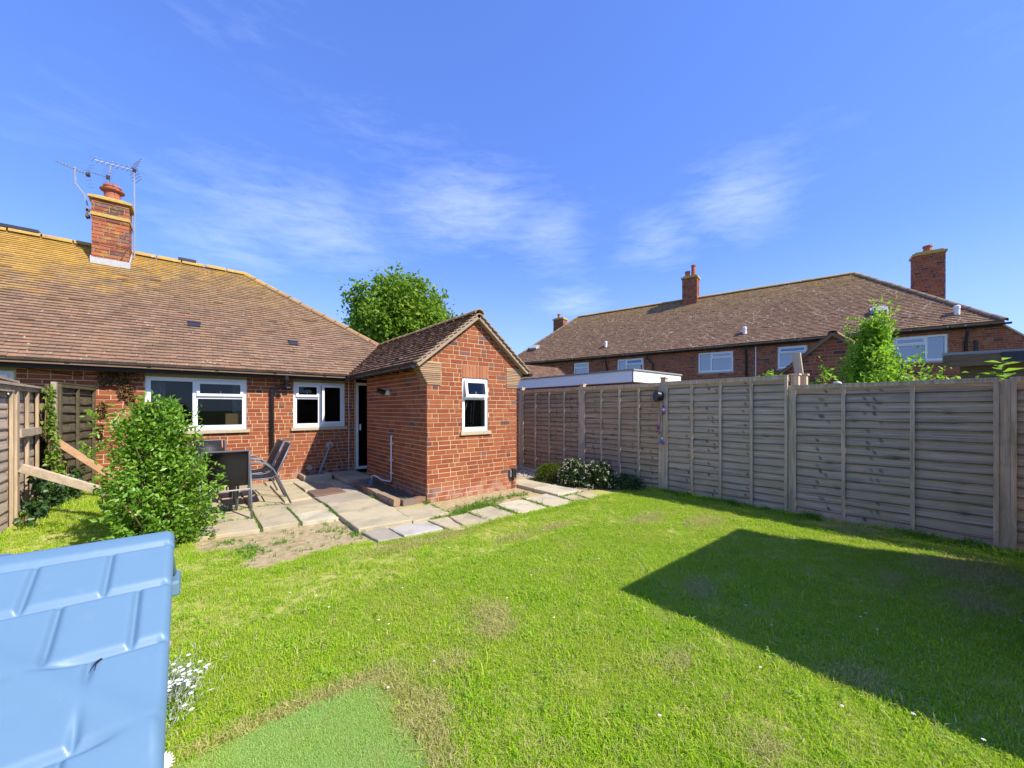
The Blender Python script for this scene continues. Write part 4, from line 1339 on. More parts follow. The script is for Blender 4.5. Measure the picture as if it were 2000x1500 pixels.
def slat_mesh(y0, y1, z0, z1, x, mat, seed, face=-1, cols=(), lip=.026):
    """one waney-edged board of a lap panel: overlaps the board below, lower edge stands out"""
    rr = random.Random(seed)
    k = 60
    ph = [rr.uniform(0, 6.28) for _ in range(4)]
    am = rr.uniform(.002, .006)
    dips = [(rr.uniform(y0, y1), rr.uniform(.006, .016), rr.uniform(.03, .06)) for _ in range(rr.choice((0, 1, 1, 2)))]
    mb = MB()
    tilt = rr.uniform(-.006, .006)
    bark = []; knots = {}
    for c in cols:
        if rr.random() < .72:
            knots[(int((c + rr.uniform(-.035, .035) - y0) / (y1 - y0) * k), rr.choice((0, 0, 1)))] = rr.uniform(.6, 1.2)
    for i in range(k + 1):
        f = i / k; y = y0 + (y1 - y0) * f
        w = am * (math.sin(f * 5 + ph[0]) + .6 * math.sin(f * 13 + ph[1])) + tilt * (f - .5)
        kn = 0
        for c, a, s in dips:
            e = math.exp(-((y - c) / s) ** 2); w -= a * e; kn += e * (.8 if a > .01 else .4)
        bow = .003 * math.sin(f * 7 + ph[2])
        xb = x + face * (lip + bow)
        eh = .016 + .005 * math.sin(f * 19 + ph[3]) + .006 * kn
        hh = z1 - z0 - w
        r1, r2 = max(.36, eh / hh + .05), .62
        at_ = lambda q: xb + (x + face * .002 - xb) * q
        zz = z0 + w
        mb.v += [(xb, y, zz), (at_(eh / hh), y, zz + eh), (at_(r1), y, zz + hh * r1), (at_(r2), y, zz + hh * r2), (x + face * .002, y, z1), (x - face * .004, y, z1), (xb - face * .012, y, zz)]
        bark += [1.15, min(1, .22 + .7 * kn), knots.get((i, 0), .12 * kn), knots.get((i, 1), 0), 0, 0, 1.0]  # bark edge and knots; the edge weight also paints the lap shadow line
    for i in range(k):
        a = i * 7; b = a + 7
        for q in range(5): mb.f.append((a + q, a + q + 1, b + q + 1, b + q))
        mb.f += [(a + 6, b + 6, b + 5, a + 5), (a, b, b + 6, a + 6)]
    mb.f += [tuple(range(6, -1, -1)), tuple(range(k * 7, k * 7 + 7))]
    me = mb.mesh('slat', mat)
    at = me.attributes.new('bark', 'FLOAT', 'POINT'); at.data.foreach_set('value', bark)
    return me



def lap_panel(fence, x, y0, y1, z0, z1, battens, n, smat, pmat, seed, face=-1, rail=.05, cap=True, lip=.026):
    fr = MB(); f2 = face
    xs_ = sorted((x + face * .028, x + face * .056))
    bt = .038
    for yb_ in [y0 + bt / 2, y1 - bt / 2] + list(battens):
        fr.box(xs_[0], xs_[1], yb_ - bt / 2, yb_ + bt / 2, z0 + .01, z1 - rail - .001)
    fr.box(xs_[0] - .003, xs_[1] + .003, y0, y1, z1 - rail, z1)
    if cap: fr.box(min(xs_[0], x - face * .03) - .006, xs_[1] + .008, y0 - .005, y1 + .005, z1 + .001, z1 + .016)
    # frame behind
    xb_ = sorted((x - face * .008, x - face * .03))
    fr.box(xb_[0], xb_[1], y0, y1, z1 - rail - .03, z1 - .002); fr.box(xb_[0], xb_[1], y0, y1, z0, z0 + .05)
    pn = fr.build('panel', pmat, fence)
    H = (z1 - .012 - z0) / n
    rr = random.Random(seed)
    cols = [rr.uniform(y0 + .1, y1 - .1) for _ in range(4)]
    for k in range(n):
        a = z0 + k * H + rr.uniform(-.008, .008); b = z0 + (k + 1) * H + .028
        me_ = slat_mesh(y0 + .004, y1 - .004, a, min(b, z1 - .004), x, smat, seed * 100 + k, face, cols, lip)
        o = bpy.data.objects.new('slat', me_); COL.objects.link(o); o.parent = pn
    return pn


def fence_post(fence, x, y, w, z1, mat, cap=True):
    mb = MB().box(x - w / 2, x + w / 2, y - w / 2, y + w / 2, 0, z1)
    p_ = mb.build('post', mat, fence, bevel=.004)
    if cap:
        c = MB(); c.box(x - w / 2 - .012, x + w / 2 + .012, y - w / 2 - .012, y + w / 2 + .012, z1 + .001, z1 + .02)
        c.build('post_cap', mat, p_)
    return p_


FX = 6.62
rf = thing('garden_fence', (FX, 3.0, 0), 'long weathered grey lap panel fence along the shaded side of the lawn', 'fence')
for y, z in ((7.52, 2.02), (5.50, 2.02), (3.60, 2.05)):
    fence_post(rf, FX - .01, y, .095, z, 'weathered_post')
fence_post(rf, FX + .01, 1.675, .06, 1.83, 'weathered_post', False)
fence_post(rf, FX - .0, -.215, .075, 1.81, 'weathered_post', False)
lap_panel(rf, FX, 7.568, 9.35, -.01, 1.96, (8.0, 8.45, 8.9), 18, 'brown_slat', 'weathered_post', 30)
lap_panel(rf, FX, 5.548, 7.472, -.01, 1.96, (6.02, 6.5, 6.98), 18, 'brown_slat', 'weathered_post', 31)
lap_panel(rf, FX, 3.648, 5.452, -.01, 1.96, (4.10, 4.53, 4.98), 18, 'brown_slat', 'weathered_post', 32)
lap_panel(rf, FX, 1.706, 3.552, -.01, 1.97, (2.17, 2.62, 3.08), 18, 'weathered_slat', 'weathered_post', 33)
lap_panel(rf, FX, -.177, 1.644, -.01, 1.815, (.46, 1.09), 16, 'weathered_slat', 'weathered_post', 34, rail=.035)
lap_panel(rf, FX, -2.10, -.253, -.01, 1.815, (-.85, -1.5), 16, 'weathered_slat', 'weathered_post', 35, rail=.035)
gb = MB().box(FX - .06, FX - .035, -.22, 2.1, -.02, .055); gb.build('gravel_board', 'weathered_post', rf)
MB().tube([(FX - .055, 1.15, 1.822), (FX - .045, 1.15, 1.84)], .045, 12).build('lid', 'white_plastic', rf)

lf = thing('side_fence', (-1.57, 7.0, 0), 'sunlit tan boundary fence with ivy, broken top rail and timber braces', 'fence')
LX = -1.60
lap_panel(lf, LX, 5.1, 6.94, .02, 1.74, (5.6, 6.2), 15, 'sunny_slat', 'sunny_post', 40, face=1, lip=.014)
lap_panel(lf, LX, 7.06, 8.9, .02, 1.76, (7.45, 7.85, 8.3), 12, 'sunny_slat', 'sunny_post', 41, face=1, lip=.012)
fence_post(lf, LX + .03, 7.0, .085, 1.66, 'sunny_post', False)
fence_post(lf, LX + .03, 8.95, .09, 1.75, 'sunny_post', False)
MB().box(LX + .05, LX + .085, 7.05, 8.2, 1.17, 1.26).build('mid_rail', 'old_timber', lf)
MB().prism([(LX - .05, 5.0, 1.80), (LX + .08, 5.0, 1.80), (LX + .08, 7.9, 1.785), (LX - .05, 7.9, 1.785)], [(LX - .05, 5.0, 1.76), (LX + .08, 5.0, 1.76), (LX + .08, 7.9, 1.762), (LX - .05, 7.9, 1.762)]).build('top_rail', 'old_timber', lf)
MB().prism([(LX - .06, 4.6, 1.93), (LX + .06, 4.6, 1.93), (LX + .06, 7.1, 1.82), (LX - .06, 7.1, 1.82)], [(LX - .06, 4.6, 1.90), (LX + .06, 4.6, 1.90), (LX + .06, 7.1, 1.795), (LX - .06, 7.1, 1.795)]).build('loose_rail', 'old_timber', lf)


def bar(A, B, w, h, name, mat, parent):
    A = Vector(A); B = Vector(B); D = (B - A).normalized(); S = D.cross(UP).normalized(); T = S.cross(D)
    return MB().fbox(A, D, S, T, 0, (B - A).length, -w / 2, w / 2, -h / 2, h / 2).build(name, mat, parent, bevel=.004)


bar((LX + .09, 7.0, .82), (-.2, 6.62, .18), .045, .095, 'brace', 'old_timber', lf)['label'] = 'pale weathered lower brace'
sf = thing('short_fence', (-1.25, 9.06, 0), 'short dark algae stained fence panel butted against the bungalow wall', 'fence')
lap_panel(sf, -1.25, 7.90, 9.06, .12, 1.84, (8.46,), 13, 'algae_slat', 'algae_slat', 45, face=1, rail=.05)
MB().box(-1.275, -1.225, 7.855, 7.895, .05, 1.86).build('post', 'old_timber', sf)
sf.rotation_euler = (0, 0, R(-8.3))
o = bar((-1.36, 7.84, 1.20), (-.40, 8.3, .08), .05, .085, 'brace', 'new_timber', sf); o['label'] = 'orange new timber brace'

# ------------------------------------------------------------------ foliage


def leaf_mesh(name, centers, dirs, ups, lens, widths, mat, fold=.25):
    """one folded leaf (two faces) per entry"""
    c = np.asarray(centers, float); d = np.asarray(dirs, float); u = np.asarray(ups, float)
    d /= np.linalg.norm(d, axis=1, keepdims=True) + 1e-9
    s = np.cross(d, u); s /= np.linalg.norm(s, axis=1, keepdims=True) + 1e-9
    n = np.cross(s, d)
    L = np.asarray(lens)[:, None]; W = np.asarray(widths)[:, None]
    base = c; tip = c + d * L - n * L * .12
    mid = c + d * L * .45
    left = mid - s * W * .5 + n * W * fold; right = mid + s * W * .5 + n * W * fold
    V = np.stack([base, right, tip, left], 1).reshape(-1, 3)
    k = len(c)
    i = np.arange(k)[:, None] * 4
    F = np.concatenate([i + np.array([0, 1, 2]), i + np.array([0, 2, 3])], 1).reshape(-1, 3)
    me = bpy.data.meshes.new(name)
    me.vertices.add(len(V)); me.vertices.foreach_set('co', V.reshape(-1).astype(np.float32))
    me.loops.add(len(F) * 3); me.loops.foreach_set('vertex_index', F.reshape(-1).astype(np.int32))
    me.polygons.add(len(F)); me.polygons.foreach_set('loop_start', np.arange(0, len(F) * 3, 3, dtype=np.int32)); me.polygons.foreach_set('loop_total', np.full(len(F), 3, dtype=np.int32))
    me.update(calc_edges=True)
    me.materials.append(MATS[mat])
    return me


def shoots(rng, starts, ends, per, bend=.15):
    """points and directions along curved shoots"""
    C, D = [], []
    for a, b in zip(starts, ends):
        m = (a + b) / 2 + rng.normal(0, bend, 3) * np.linalg.norm(b - a)
        ts = np.sort(rng.uniform(.25, 1.0, per))
        for f in ts:
            p = (1 - f) ** 2 * a + 2 * f * (1 - f) * m + f * f * b
            q = 2 * (1 - f) * (m - a) + 2 * f * (b - m)
            C.append(p); D.append(q / (np.linalg.norm(q) + 1e-9))
    return np.array(C), np.array(D)


def foliage(name, parent, rng, starts, ends, per, ll, lw, mat, spread=.7, up=.5, jitter=.02):
    C, D = shoots(rng, starts, ends, per)
    k = len(C)
    C = C + rng.normal(0, jitter, C.shape)
    dirs = D * .5 + rng.normal(0, spread, D.shape)
    ups = np.tile([0, 0, 1.0], (k, 1)) * up + rng.normal(0, .5, D.shape)
    L = rng.uniform(.6, 1.2, k) * ll
    return link(name, leaf_mesh(name, C, dirs, ups, L, L * lw, mat), parent)


def bush(name, loc, label, cat, size, n_shoots, per, ll, lw, mat, seed, profile=None, stems=True, group=None, jitter=.02, lump=.18):
    """a shrub: shoots from near the middle out to an uneven shell"""
    rng = np.random.default_rng(seed)
    t_ = thing(name, loc, label, cat, group)
    rx, ry, rz = size
    S, E = [], []
    ph = rng.uniform(0, 6.28, 6)
    for _ in range(n_shoots):
        a = rng.uniform(0, 2 * math.pi); h = rng.uniform(0, 1) ** .8
        w = profile(h) if profile else math.sqrt(max(0, 1 - (2 * h - 1) ** 2)) * .5 + .5 * math.sqrt(max(0, 1 - h * h))
        w *= 1 + lump * (math.sin(3 * a + ph[0] + 4 * h) + .7 * math.sin(5 * a + ph[1] - 7 * h)) + rng.normal(0, .07)
        rr_ = rng.uniform(.72, 1.0)
        e = np.array([loc[0] + math.cos(a) * rx * w * rr_, loc[1] + math.sin(a) * ry * w * rr_, loc[2] + h * rz + rng.normal(0, .02 * rz)])
        s = np.array([loc[0] + math.cos(a) * rx * w * .25, loc[1] + math.sin(a) * ry * w * .25, loc[2] + max(0.03, h - .28) * rz])
        S.append(s); E.append(e)
    foliage('foliage', t_, rng, S, E, per, ll, lw, mat, jitter=jitter)
    if stems:
        mb = MB()
        for s, e in list(zip(S, E))[:max(8, n_shoots // 6)]:
            base = (loc[0] + rng.normal(0, .05 * rx), loc[1] + rng.normal(0, .05 * ry), loc[2] - .02)
            mb.tube([base, tuple(s), tuple(e)], [.012 * rz, .008 * rz, .003], 5)
        mb.build('stems', 'twig', t_)
    return t_


priv = lambda h: (.62 + .9 * h) if h < .32 else (.91 - .95 * (h - .32) ** 1.15 - (.0 if h < .9 else .5 * (h - .9)))
t_ = bush('privet_bush', (-.29, 5.60, 0), 'big glossy green bush in front of the wide bungalow window', 'bush', (.57, .56, 1.62), 600, 26, .058, .52, 'privet_leaf', 3, priv, lump=.27)
rng = np.random.default_rng(8)
S, E = [], []
for k in range(26):
    a = rng.uniform(0, 6.28); r0 = rng.uniform(.1, .42)
    s = np.array([-.33 + r0 * math.cos(a), 5.62 + r0 * math.sin(a), rng.uniform(1.0, 1.45) - r0 * .6])
    S.append(s); E.append(s + np.array([.14 * math.cos(a) + rng.normal(0, .05), .14 * math.sin(a), rng.uniform(.22, .42)]))
foliage('shoots', t_, rng, S, E, 15, .055, .5, 'privet_leaf', spread=.5)


def tree(name, loc, label, crown_c, radii, n_clump, per, ll, mat, seed, trunk_r=.22, lw=.7):
    rng = np.random.default_rng(seed)
    t_ = thing(name, loc, label, 'tree')
    C, D, Uv = [], [], []
    cl = []
    while len(cl) < n_clump:
        v = rng.normal(0, 1, 3); v /= np.linalg.norm(v)
        r = rng.uniform(.45, 1.0) ** .6
        k = 1 + .07 * math.sin(4 * math.atan2(v[1], v[0]) + 3 * v[2]) + .05 * math.sin(9 * v[2] + 2)
        cl.append(np.array(crown_c) + v * np.array(radii) * r * k)
    cl = np.array(cl)
    for c in cl:
        s = rng.uniform(.08, .17) * radii[0]
        p = c + rng.normal(0, 1, (per, 3)) * s * np.array([1, 1, .75])
        C.append(p); D.append(rng.normal(0, 1, (per, 3)) + np.array([0, 0, -.35])); Uv.append(np.tile([0, 0, 1.0], (per, 1)) + rng.normal(0, .6, (per, 3)))
    C = np.concatenate(C); D = np.concatenate(D); Uv = np.concatenate(Uv)
    L = rng.uniform(.6, 1.25, len(C)) * ll
    link('crown', leaf_mesh('crown', C, D, Uv, L, L * lw, mat), t_)
    mb = MB(); cc = np.array(crown_c); base = np.array(loc)
    fork = base + (cc - base) * .5
    mb.tube([base - np.array([0, 0, .1]), base + (fork - base) * .5 + rng.normal(0, .05, 3), fork], [trunk_r, trunk_r * .85, trunk_r * .7], 10)
    for c in cl[:: max(1, n_clump // 34)]:
        m_ = fork + (c - fork) * .5 + np.array([0, 0, .1]) * radii[2]
        mb.tube([fork, m_, c], [trunk_r * .4, trunk_r * .2, .012], 6)
    mb.build('trunk', 'bark', t_)
    return t_


tree('maple_tree', (8.95, 20.6, 0), 'large round leafy tree rising behind the bungalow roof', (8.95, 20.6, 6.15), (2.75, 2.75, 2.6), 300, 66, .235, 'tree_leaf', 5, .28)

# ------------------------------------------------------------------ grass
tufts = []


def tuft_mesh(name, seed, n, h, spread, w, mat, lean=.5):
    rng = np.random.default_rng(seed)
    mb = MB()
    for _ in range(n):
        bx, by = rng.normal(0, spread, 2)
        a = rng.uniform(0, 6.28); L = h * rng.uniform(.55, 1.2); le = abs(rng.normal(0, lean))
        d = np.array([math.cos(a), math.sin(a)]); s = np.array([-d[1], d[0]]) * w * rng.uniform(.7, 1.3)
        p0 = np.array([bx, by]); p1 = p0 + d * L * le * .4; p2 = p0 + d * L * le
        z1, z2 = L * .6, L * max(.35, 1 - le * .45)
        i = len(mb.v)
        mb.v += [(p0[0] - s[0], p0[1] - s[1], -.004), (p0[0] + s[0], p0[1] + s[1], -.004), (p1[0] + s[0] * .8, p1[1] + s[1] * .8, z1), (p1[0] - s[0] * .8, p1[1] - s[1] * .8, z1), (p2[0], p2[1], z2)]
        mb.f += [(i, i + 1, i + 2, i + 3), (i + 3, i + 2, i + 4)]
    me = mb.mesh(name, mat)
    return bpy.data.objects.new(name, me)


def scatter(name, pts, scales, rots, src, kind_label, tilt=None):
    """one object whose geometry nodes set a tuft on every point"""
    me = bpy.data.meshes.new(name)
    me.vertices.add(len(pts)); me.vertices.foreach_set('co', np.asarray(pts, np.float32).reshape(-1))
    a = me.attributes.new('size', 'FLOAT', 'POINT'); a.data.foreach_set('value', np.asarray(scales, np.float32))
    a = me.attributes.new('turn', 'FLOAT_VECTOR', 'POINT'); a.data.foreach_set('vector', np.asarray(rots, np.float32).reshape(-1))
    a = me.attributes.new('pick', 'INT', 'POINT'); a.data.foreach_set('value', np.random.default_rng(len(pts)).integers(0, len(src), len(pts)).astype(np.int32))
    o = link(name, me)
    tag(o, kind_label, kind='stuff')
    g = bpy.data.node_groups.new(name, 'GeometryNodeTree')
    g.interface.new_socket('Geometry', in_out='INPUT', socket_type='NodeSocketGeometry')
    g.interface.new_socket('Geometry', in_out='OUTPUT', socket_type='NodeSocketGeometry')
    gi = g.nodes.new('NodeGroupInput'); go = g.nodes.new('NodeGroupOutput')
    join = g.nodes.new('GeometryNodeGeometryToInstance')
    for s in src:
        oi = g.nodes.new('GeometryNodeObjectInfo'); oi.inputs['Object'].default_value = s; oi.inputs['As Instance'].default_value = True
        g.links.new(oi.outputs['Geometry'], join.inputs[0])
    iop = g.nodes.new('GeometryNodeInstanceOnPoints')
    iop.inputs['Pick Instance'].default_value = True
    def named(nm, ty):
        n = g.nodes.new('GeometryNodeInputNamedAttribute'); n.data_type = ty; n.inputs['Name'].default_value = nm
        return n.outputs['Attribute']
    g.links.new(gi.outputs[0], iop.inputs['Points'])
    j2 = g.nodes.new('GeometryNodeJoinGeometry')
    for s in [n for n in g.nodes if n.bl_idname == 'GeometryNodeObjectInfo']:
        g.links.new(s.outputs['Geometry'], j2.inputs[0])
    g.nodes.remove(join)
    g.links.new(j2.outputs[0], iop.inputs['Instance'])
    g.links.new(named('pick', 'INT'), iop.inputs['Instance Index'])
    g.links.new(named('turn', 'FLOAT_VECTOR'), iop.inputs['Rotation'])
    g.links.new(named('size', 'FLOAT'), iop.inputs['Scale'])
    g.links.new(iop.outputs[0], go.inputs[0])
    md = o.modifiers.new('scatter', 'NODES'); md.node_group = g
    return o


TURF = [(-.20, 1.0), (-.20, 2.09), (.42, 2.11), (.745, 2.08), (.745, 2.02), (.775, 1.88), (.735, 1.78), (.745, 1.67), (.76, 1.55), (.742, 1.45), (.70, 1.33), (.66, 1.0)]
gr = np.random.default_rng(42)
P_ = []
for x0, x1, y0, y1, dens in ((-.6, 4.2, -1.2, 3.2, 2700), (-1.6, 6.6, -2.2, 4.6, 1300), (-1.6, 1.2, 4.0, 9.0, 1100), (4.2, 6.62, -2.2, 4.6, 700)):
    k = int((x1 - x0) * (y1 - y0) * dens)
    P_.append(np.stack([gr.uniform(x0, x1, k), gr.uniform(y0, y1, k)], 1))
P_ = np.concatenate(P_)
x, y = P_[:, 0], P_[:, 1]
bw = bare_weight(x, y)
keep = gr.uniform(0, 1, len(x)) > np.clip(bw * 1.55 - .18, 0, .985)
keep &= ~((y > 4.02) & (x > 1.55))
keep &= ~((y > 4.62 - .0) & (x > 1.5))
keep &= ~((y > 5.5) & (x > .0))
keep &= ~((y > 5.72) & (x > -.4))
keep &= ~(in_poly(x, y, TURF) & (poly_dist(x, y, TURF) > .035 * gr.uniform(0, 1, len(x)) ** 1.5))
keep &= x < 6.60
fade = .22 + .78 * np.clip(.55 * wob(x * .5, y * .5) + .55 * wob(x * 1.7 + 2, y * 1.5 + 1) + .12, 0, 1)
keep &= gr.uniform(0, 1, len(x)) < fade
x, y = x[keep], y[keep]
fx = gr.uniform(1.6, 5.4, 2300); fy = 4.17 - .16 * np.clip((fx - 1.6) / .9, 0, 1) - .04 * np.clip((fx - 2.5) / 2.8, 0, 1) + gr.normal(0, .022, len(fx))
x = np.concatenate([x, fx]); y = np.concatenate([y, fy])
edge = np.exp(-((x - 6.5) / .16) ** 2) + np.exp(-((y - 4.02) / .07) ** 2) * (x > 1.3) * .6 + .8 * (y > 6.6) * (x < 0)
size = gr.uniform(.65, 1.25, len(x)) * (1 + .9 * edge * gr.uniform(0, 1, len(x))) * (.8 + .4 * wob(x * 1.3 + 5, y * 1.3))
size *= np.where(gr.uniform(0, 1, len(x)) < .035, 1.6, 1.0)
size *= 1 - .45 * np.clip(bare_weight(x, y), 0, 1)
pts = np.stack([x, y, ground_z(x, y)], 1)
rots = np.stack([gr.normal(0, .12, len(x)), gr.normal(0, .12, len(x)), gr.uniform(0, 6.28, len(x))], 1)
src = [tuft_mesh('grass_tuft', 50 + k, 18, .029, .018, .0016, 'grass_blade', .85) for k in range(5)]
scatter('grass', pts, size, rots, src, 'mown lawn grass of the back garden')
q = np.stack([gr.uniform(-.4, 6.4, 3000), gr.uniform(-1.2, 4.0, 3000)], 1)
q = q[(gr.uniform(0, 1, len(q)) < np.clip(wob(q[:, 0] * 1.9 + 3, q[:, 1] * 1.7) * 1.6 - .65, 0, 1)) & (bare_weight(q[:, 0], q[:, 1]) < .3) & ~in_poly(q[:, 0], q[:, 1], TURF)]


def clover_mesh(seed):
    rng = np.random.default_rng(seed)
    c, d, u, L = [], [], [], []
    for _ in range(6):
        p = np.array([rng.normal(0, .025), rng.normal(0, .025), rng.uniform(.018, .034)]); a0 = rng.uniform(0, 6.28)
        for j in range(3):
            a = a0 + j * 2.094; c.append(p); d.append([math.cos(a), math.sin(a), rng.uniform(-.1, .3)]); u.append([0, 0, 1.0]); L.append(rng.uniform(.009, .015))
    return bpy.data.objects.new('clover_tuft', leaf_mesh('clover_tuft', c, d, u, L, np.array(L) * .95, 'clover_leaf'))


scatter('clover', np.stack([q[:, 0], q[:, 1], ground_z(q[:, 0], q[:, 1])], 1), gr.uniform(.7, 1.3, len(q)), np.stack([gr.normal(0, .15, len(q)), gr.normal(0, .15, len(q)), gr.uniform(0, 6.28, len(q))], 1), [clover_mesh(140 + k) for k in range(3)], 'darker clover leaves scattered through the lawn')
# straw around the turf edge and worn spots
q = []
for a, b, sa, sb in BARE:
    k = int(330 * sa * sb / .012) + 15
    q.append(np.stack([gr.normal(a, sa * .8, k), gr.normal(b, sb * .8, k)], 1))
for i in range(len(TURF)):
    a = np.array(TURF[i]); b = np.array(TURF[(i + 1) % len(TURF)])
    k = int(np.linalg.norm(b - a) * 110)
    f = gr.uniform(0, 1, (k, 1)); q.append(a + (b - a) * f + gr.normal(0, .02, (k, 2)))
k = 150; q.append(np.stack([gr.normal(.85, .07, k), gr.normal(1.72, .14, k)], 1))
q = np.concatenate(q)
q = q[~in_poly(q[:, 0], q[:, 1], [(-.2, 1.0), (-.2, 2.07), (.70, 2.06), (.70, 1.3), (.64, 1.0)])]
q = q[(q[:, 1] < 4.3)]
src2 = [tuft_mesh('straw_tuft', 80 + k, 12, .040, .022, .0014, 'straw_blade', 1.3) for k in range(3)]
scatter('dry_grass', np.stack([q[:, 0], q[:, 1], ground_z(q[:, 0], q[:, 1])], 1), gr.uniform(.6, 1.2, len(q)), np.stack([gr.normal(0, .3, len(q)), gr.normal(0, .3, len(q)), gr.uniform(0, 6.28, len(q))], 1), src2, 'straw coloured dry grass on the worn lawn spots')
# weeds in slab joints, by the fence, in the soil
q = []


def strip(a, b, dens, wdt):
    a = np.array(a); b = np.array(b); k = max(3, int(np.linalg.norm(b - a) * dens))
    f = gr.uniform(0, 1, (k, 1)); q.append(a + (b - a) * f + gr.normal(0, wdt, (k, 2)))


for a, b, d_, w_ in (((.648, 6.8), (.648, 5.5), 30, .018), ((1.08, 6.5), (1.075, 5.5), 32, .018), ((.1, 6.21), (.64, 6.20), 70, .02), ((.64, 6.82), (1.05, 6.80), 160, .035), ((.2, 6.85), (.62, 6.85), 200, .05),
                     ((1.52, 6.0), (1.54, 5.62), 60, .012), ((1.58, 5.61), (2.2, 5.48), 25, .01), ((1.55, 6.30), (1.62, 6.26), 300, .03), ((3.0, 4.66), (3.02, 4.05), 40, .012), ((3.50, 4.68), (3.50, 4.06), 130, .02),
                     ((4.14, 4.71), (4.10, 4.05), 110, .018), ((4.73, 4.7), (4.67, 4.0), 70, .015), ((2.9, 4.72), (3.6, 4.78), 260, .06), ((3.0, 4.90), (4.4, 5.0), 120, .08), ((5.05, 4.45), (4.98, 3.98), 50, .012),
                     ((4.72, 4.43), (5.3, 4.43), 70, .015), ((2.5, 4.62), (3.0, 4.62), 110, .03), ((2.79, 5.3), (2.80, 4.8), 60, .015), ((2.83, 5.48), (2.84, 5.58), 300, .03),
                     ((2.31, 6.4), (2.33, 6.35), 700, .02), ((2.66, 5.85), (2.66, 5.9), 300, .03), ((2.7, 6.4), (2.7, 7.4), 40, .05)):
    strip(a, b, d_, w_)
k = 60; q.append(np.stack([gr.uniform(.1, 1.55, k), gr.uniform(4.3, 5.45, k)], 1))
for a, b, s_, k in ((.45, 4.9, .08, 40), (.48, 4.75, .08, 40), (1.35, 4.95, .08, 16), (.32, 5.3, .04, 14), (.75, 4.95, .04, 9), (1.5, 4.7, .06, 14)):
    q.append(gr.normal((a, b), s_, (k, 2)))
q = np.concatenate(q)
zz_ = np.where((q[:, 1] > 5.45) | ((q[:, 0] > 1.5) & (q[:, 1] > 4.0)), .015, 0)
src3 = [tuft_mesh('weed_tuft', 90 + k, 11, .045, .016, .0026, 'weed_leaf', .9) for k in range(3)]
scatter('weeds', np.stack([q[:, 0], q[:, 1], zz_], 1), gr.uniform(.5, 1.25, len(q)), np.stack([gr.normal(0, .2, len(q)), gr.normal(0, .2, len(q)), gr.uniform(0, 6.28, len(q))], 1), src3, 'weeds growing in the paving joints and bare soil')
# ragged growth along the foot of the fence
k = 1700
q = np.stack([6.52 - np.abs(gr.normal(0, .10, k)), gr.uniform(-2, 4.4, k)], 1)
q = q[gr.uniform(0, 1, len(q)) < .35 + .65 * wob(q[:, 1] * .7, q[:, 1] * .9)]
src4 = [tuft_mesh('tall_tuft', 95 + k, 12, .085, .03, .003, 'weed_leaf', .8) for k in range(3)]
scatter('fence_weeds', np.stack([q[:, 0], q[:, 1], q[:, 0] * 0], 1), gr.uniform(.3, 1.15, len(q)) * (.6 + 1.3 * np.clip(wob(q[:, 1] * 1.3 + 2, q[:, 1] * .6) - .35, 0, 1)), np.stack([gr.normal(0, .2, len(q)), gr.normal(0, .2, len(q)), gr.uniform(0, 6.28, len(q))], 1), src4, 'rank grass and weeds along the foot of the grey fence')

# artificial turf
at_ = MB(); at_.prism([(a, b, .012) for a, b in TURF][::-1], [(a, b, -.01) for a, b in TURF][::-1])
turf = at_.build('artificial_turf', 'turf_base')
tag(turf, 'flat piece of pale artificial turf let into the lawn', 'turf mat')
k = 42000
q = np.stack([gr.uniform(-.2, .78, k), gr.uniform(1.0, 2.12, k)], 1); q = q[in_poly(q[:, 0], q[:, 1], TURF)]
src5 = [tuft_mesh('turf_tuft', 120 + k, 9, .020, .008, .0011, 'turf_fibre', .9) for k in range(3)]
tp = scatter('turf_pile', np.stack([q[:, 0], q[:, 1], q[:, 0] * 0 + .012], 1), gr.uniform(.7, 1.2, len(q)), np.stack([gr.normal(0, .1, len(q)), gr.normal(0, .1, len(q)), gr.uniform(0, 6.28, len(q))], 1), src5, None)
tp.parent = turf
# ------------------------------------------------------------------ beds, shrubs, ivy
dome = bush('heather_mound', (5.72, 5.62, .0), 'low rounded yellow green shrub beside the path under the fence', 'shrub', (.42, .42, .36), 420, 22, .03, .35, 'lime_leaf', 21, lambda h: math.sqrt(max(0.02, 1 - h * h)), jitter=.01, lump=.05)
for loc, sz, lab, sd in (((5.75, 4.98, 0), (.33, .33, .52), 'dark shrub dotted with cream flowers, next to the yellow green mound', 22), ((5.98, 4.55, 0), (.36, .34, .46), 'wider dark cream flowered shrub, next to the white garden spotlight', 23)):
    t_ = bush('flowering_shrub', loc, lab, 'shrub', sz, 220, 16, .05, .45, 'dark_leaf', sd, lambda h: math.sqrt(max(0.02, 1 - (h - .15) ** 2 * 1.2)), group='cream flowered shrubs by the fence')
    rng = np.random.default_rng(sd)
    fc, fd, fu = [], [], []
    for _ in range(60):
        a = rng.uniform(0, 6.28); h = rng.uniform(.1, 1)
        w = math.sqrt(max(.02, 1 - (h - .15) ** 2 * 1.2)) * 1.0
        c = np.array([loc[0] + sz[0] * w * math.cos(a), loc[1] + sz[1] * w * math.sin(a), h * sz[2] + .02])
        if math.cos(a) > .5: continue
        for _k in range(7):
            fc.append(c + rng.normal(0, .012, 3)); fd.append(rng.normal(0, 1, 3)); fu.append(rng.normal(0, 1, 3))
    link('flowers', leaf_mesh('flowers', fc, fd, fu, np.full(len(fc), .022), np.full(len(fc), .018), 'cream_petal'), t_)
low = bush('low_shrub', (6.25, 4.15, 0), 'low dark spreading plant right of the cream flowered shrubs', 'shrub', (.34, .4, .24), 150, 14, .045, .4, 'ivy_leaf', 25, lambda h: math.sqrt(max(.02, 1 - h * h)))
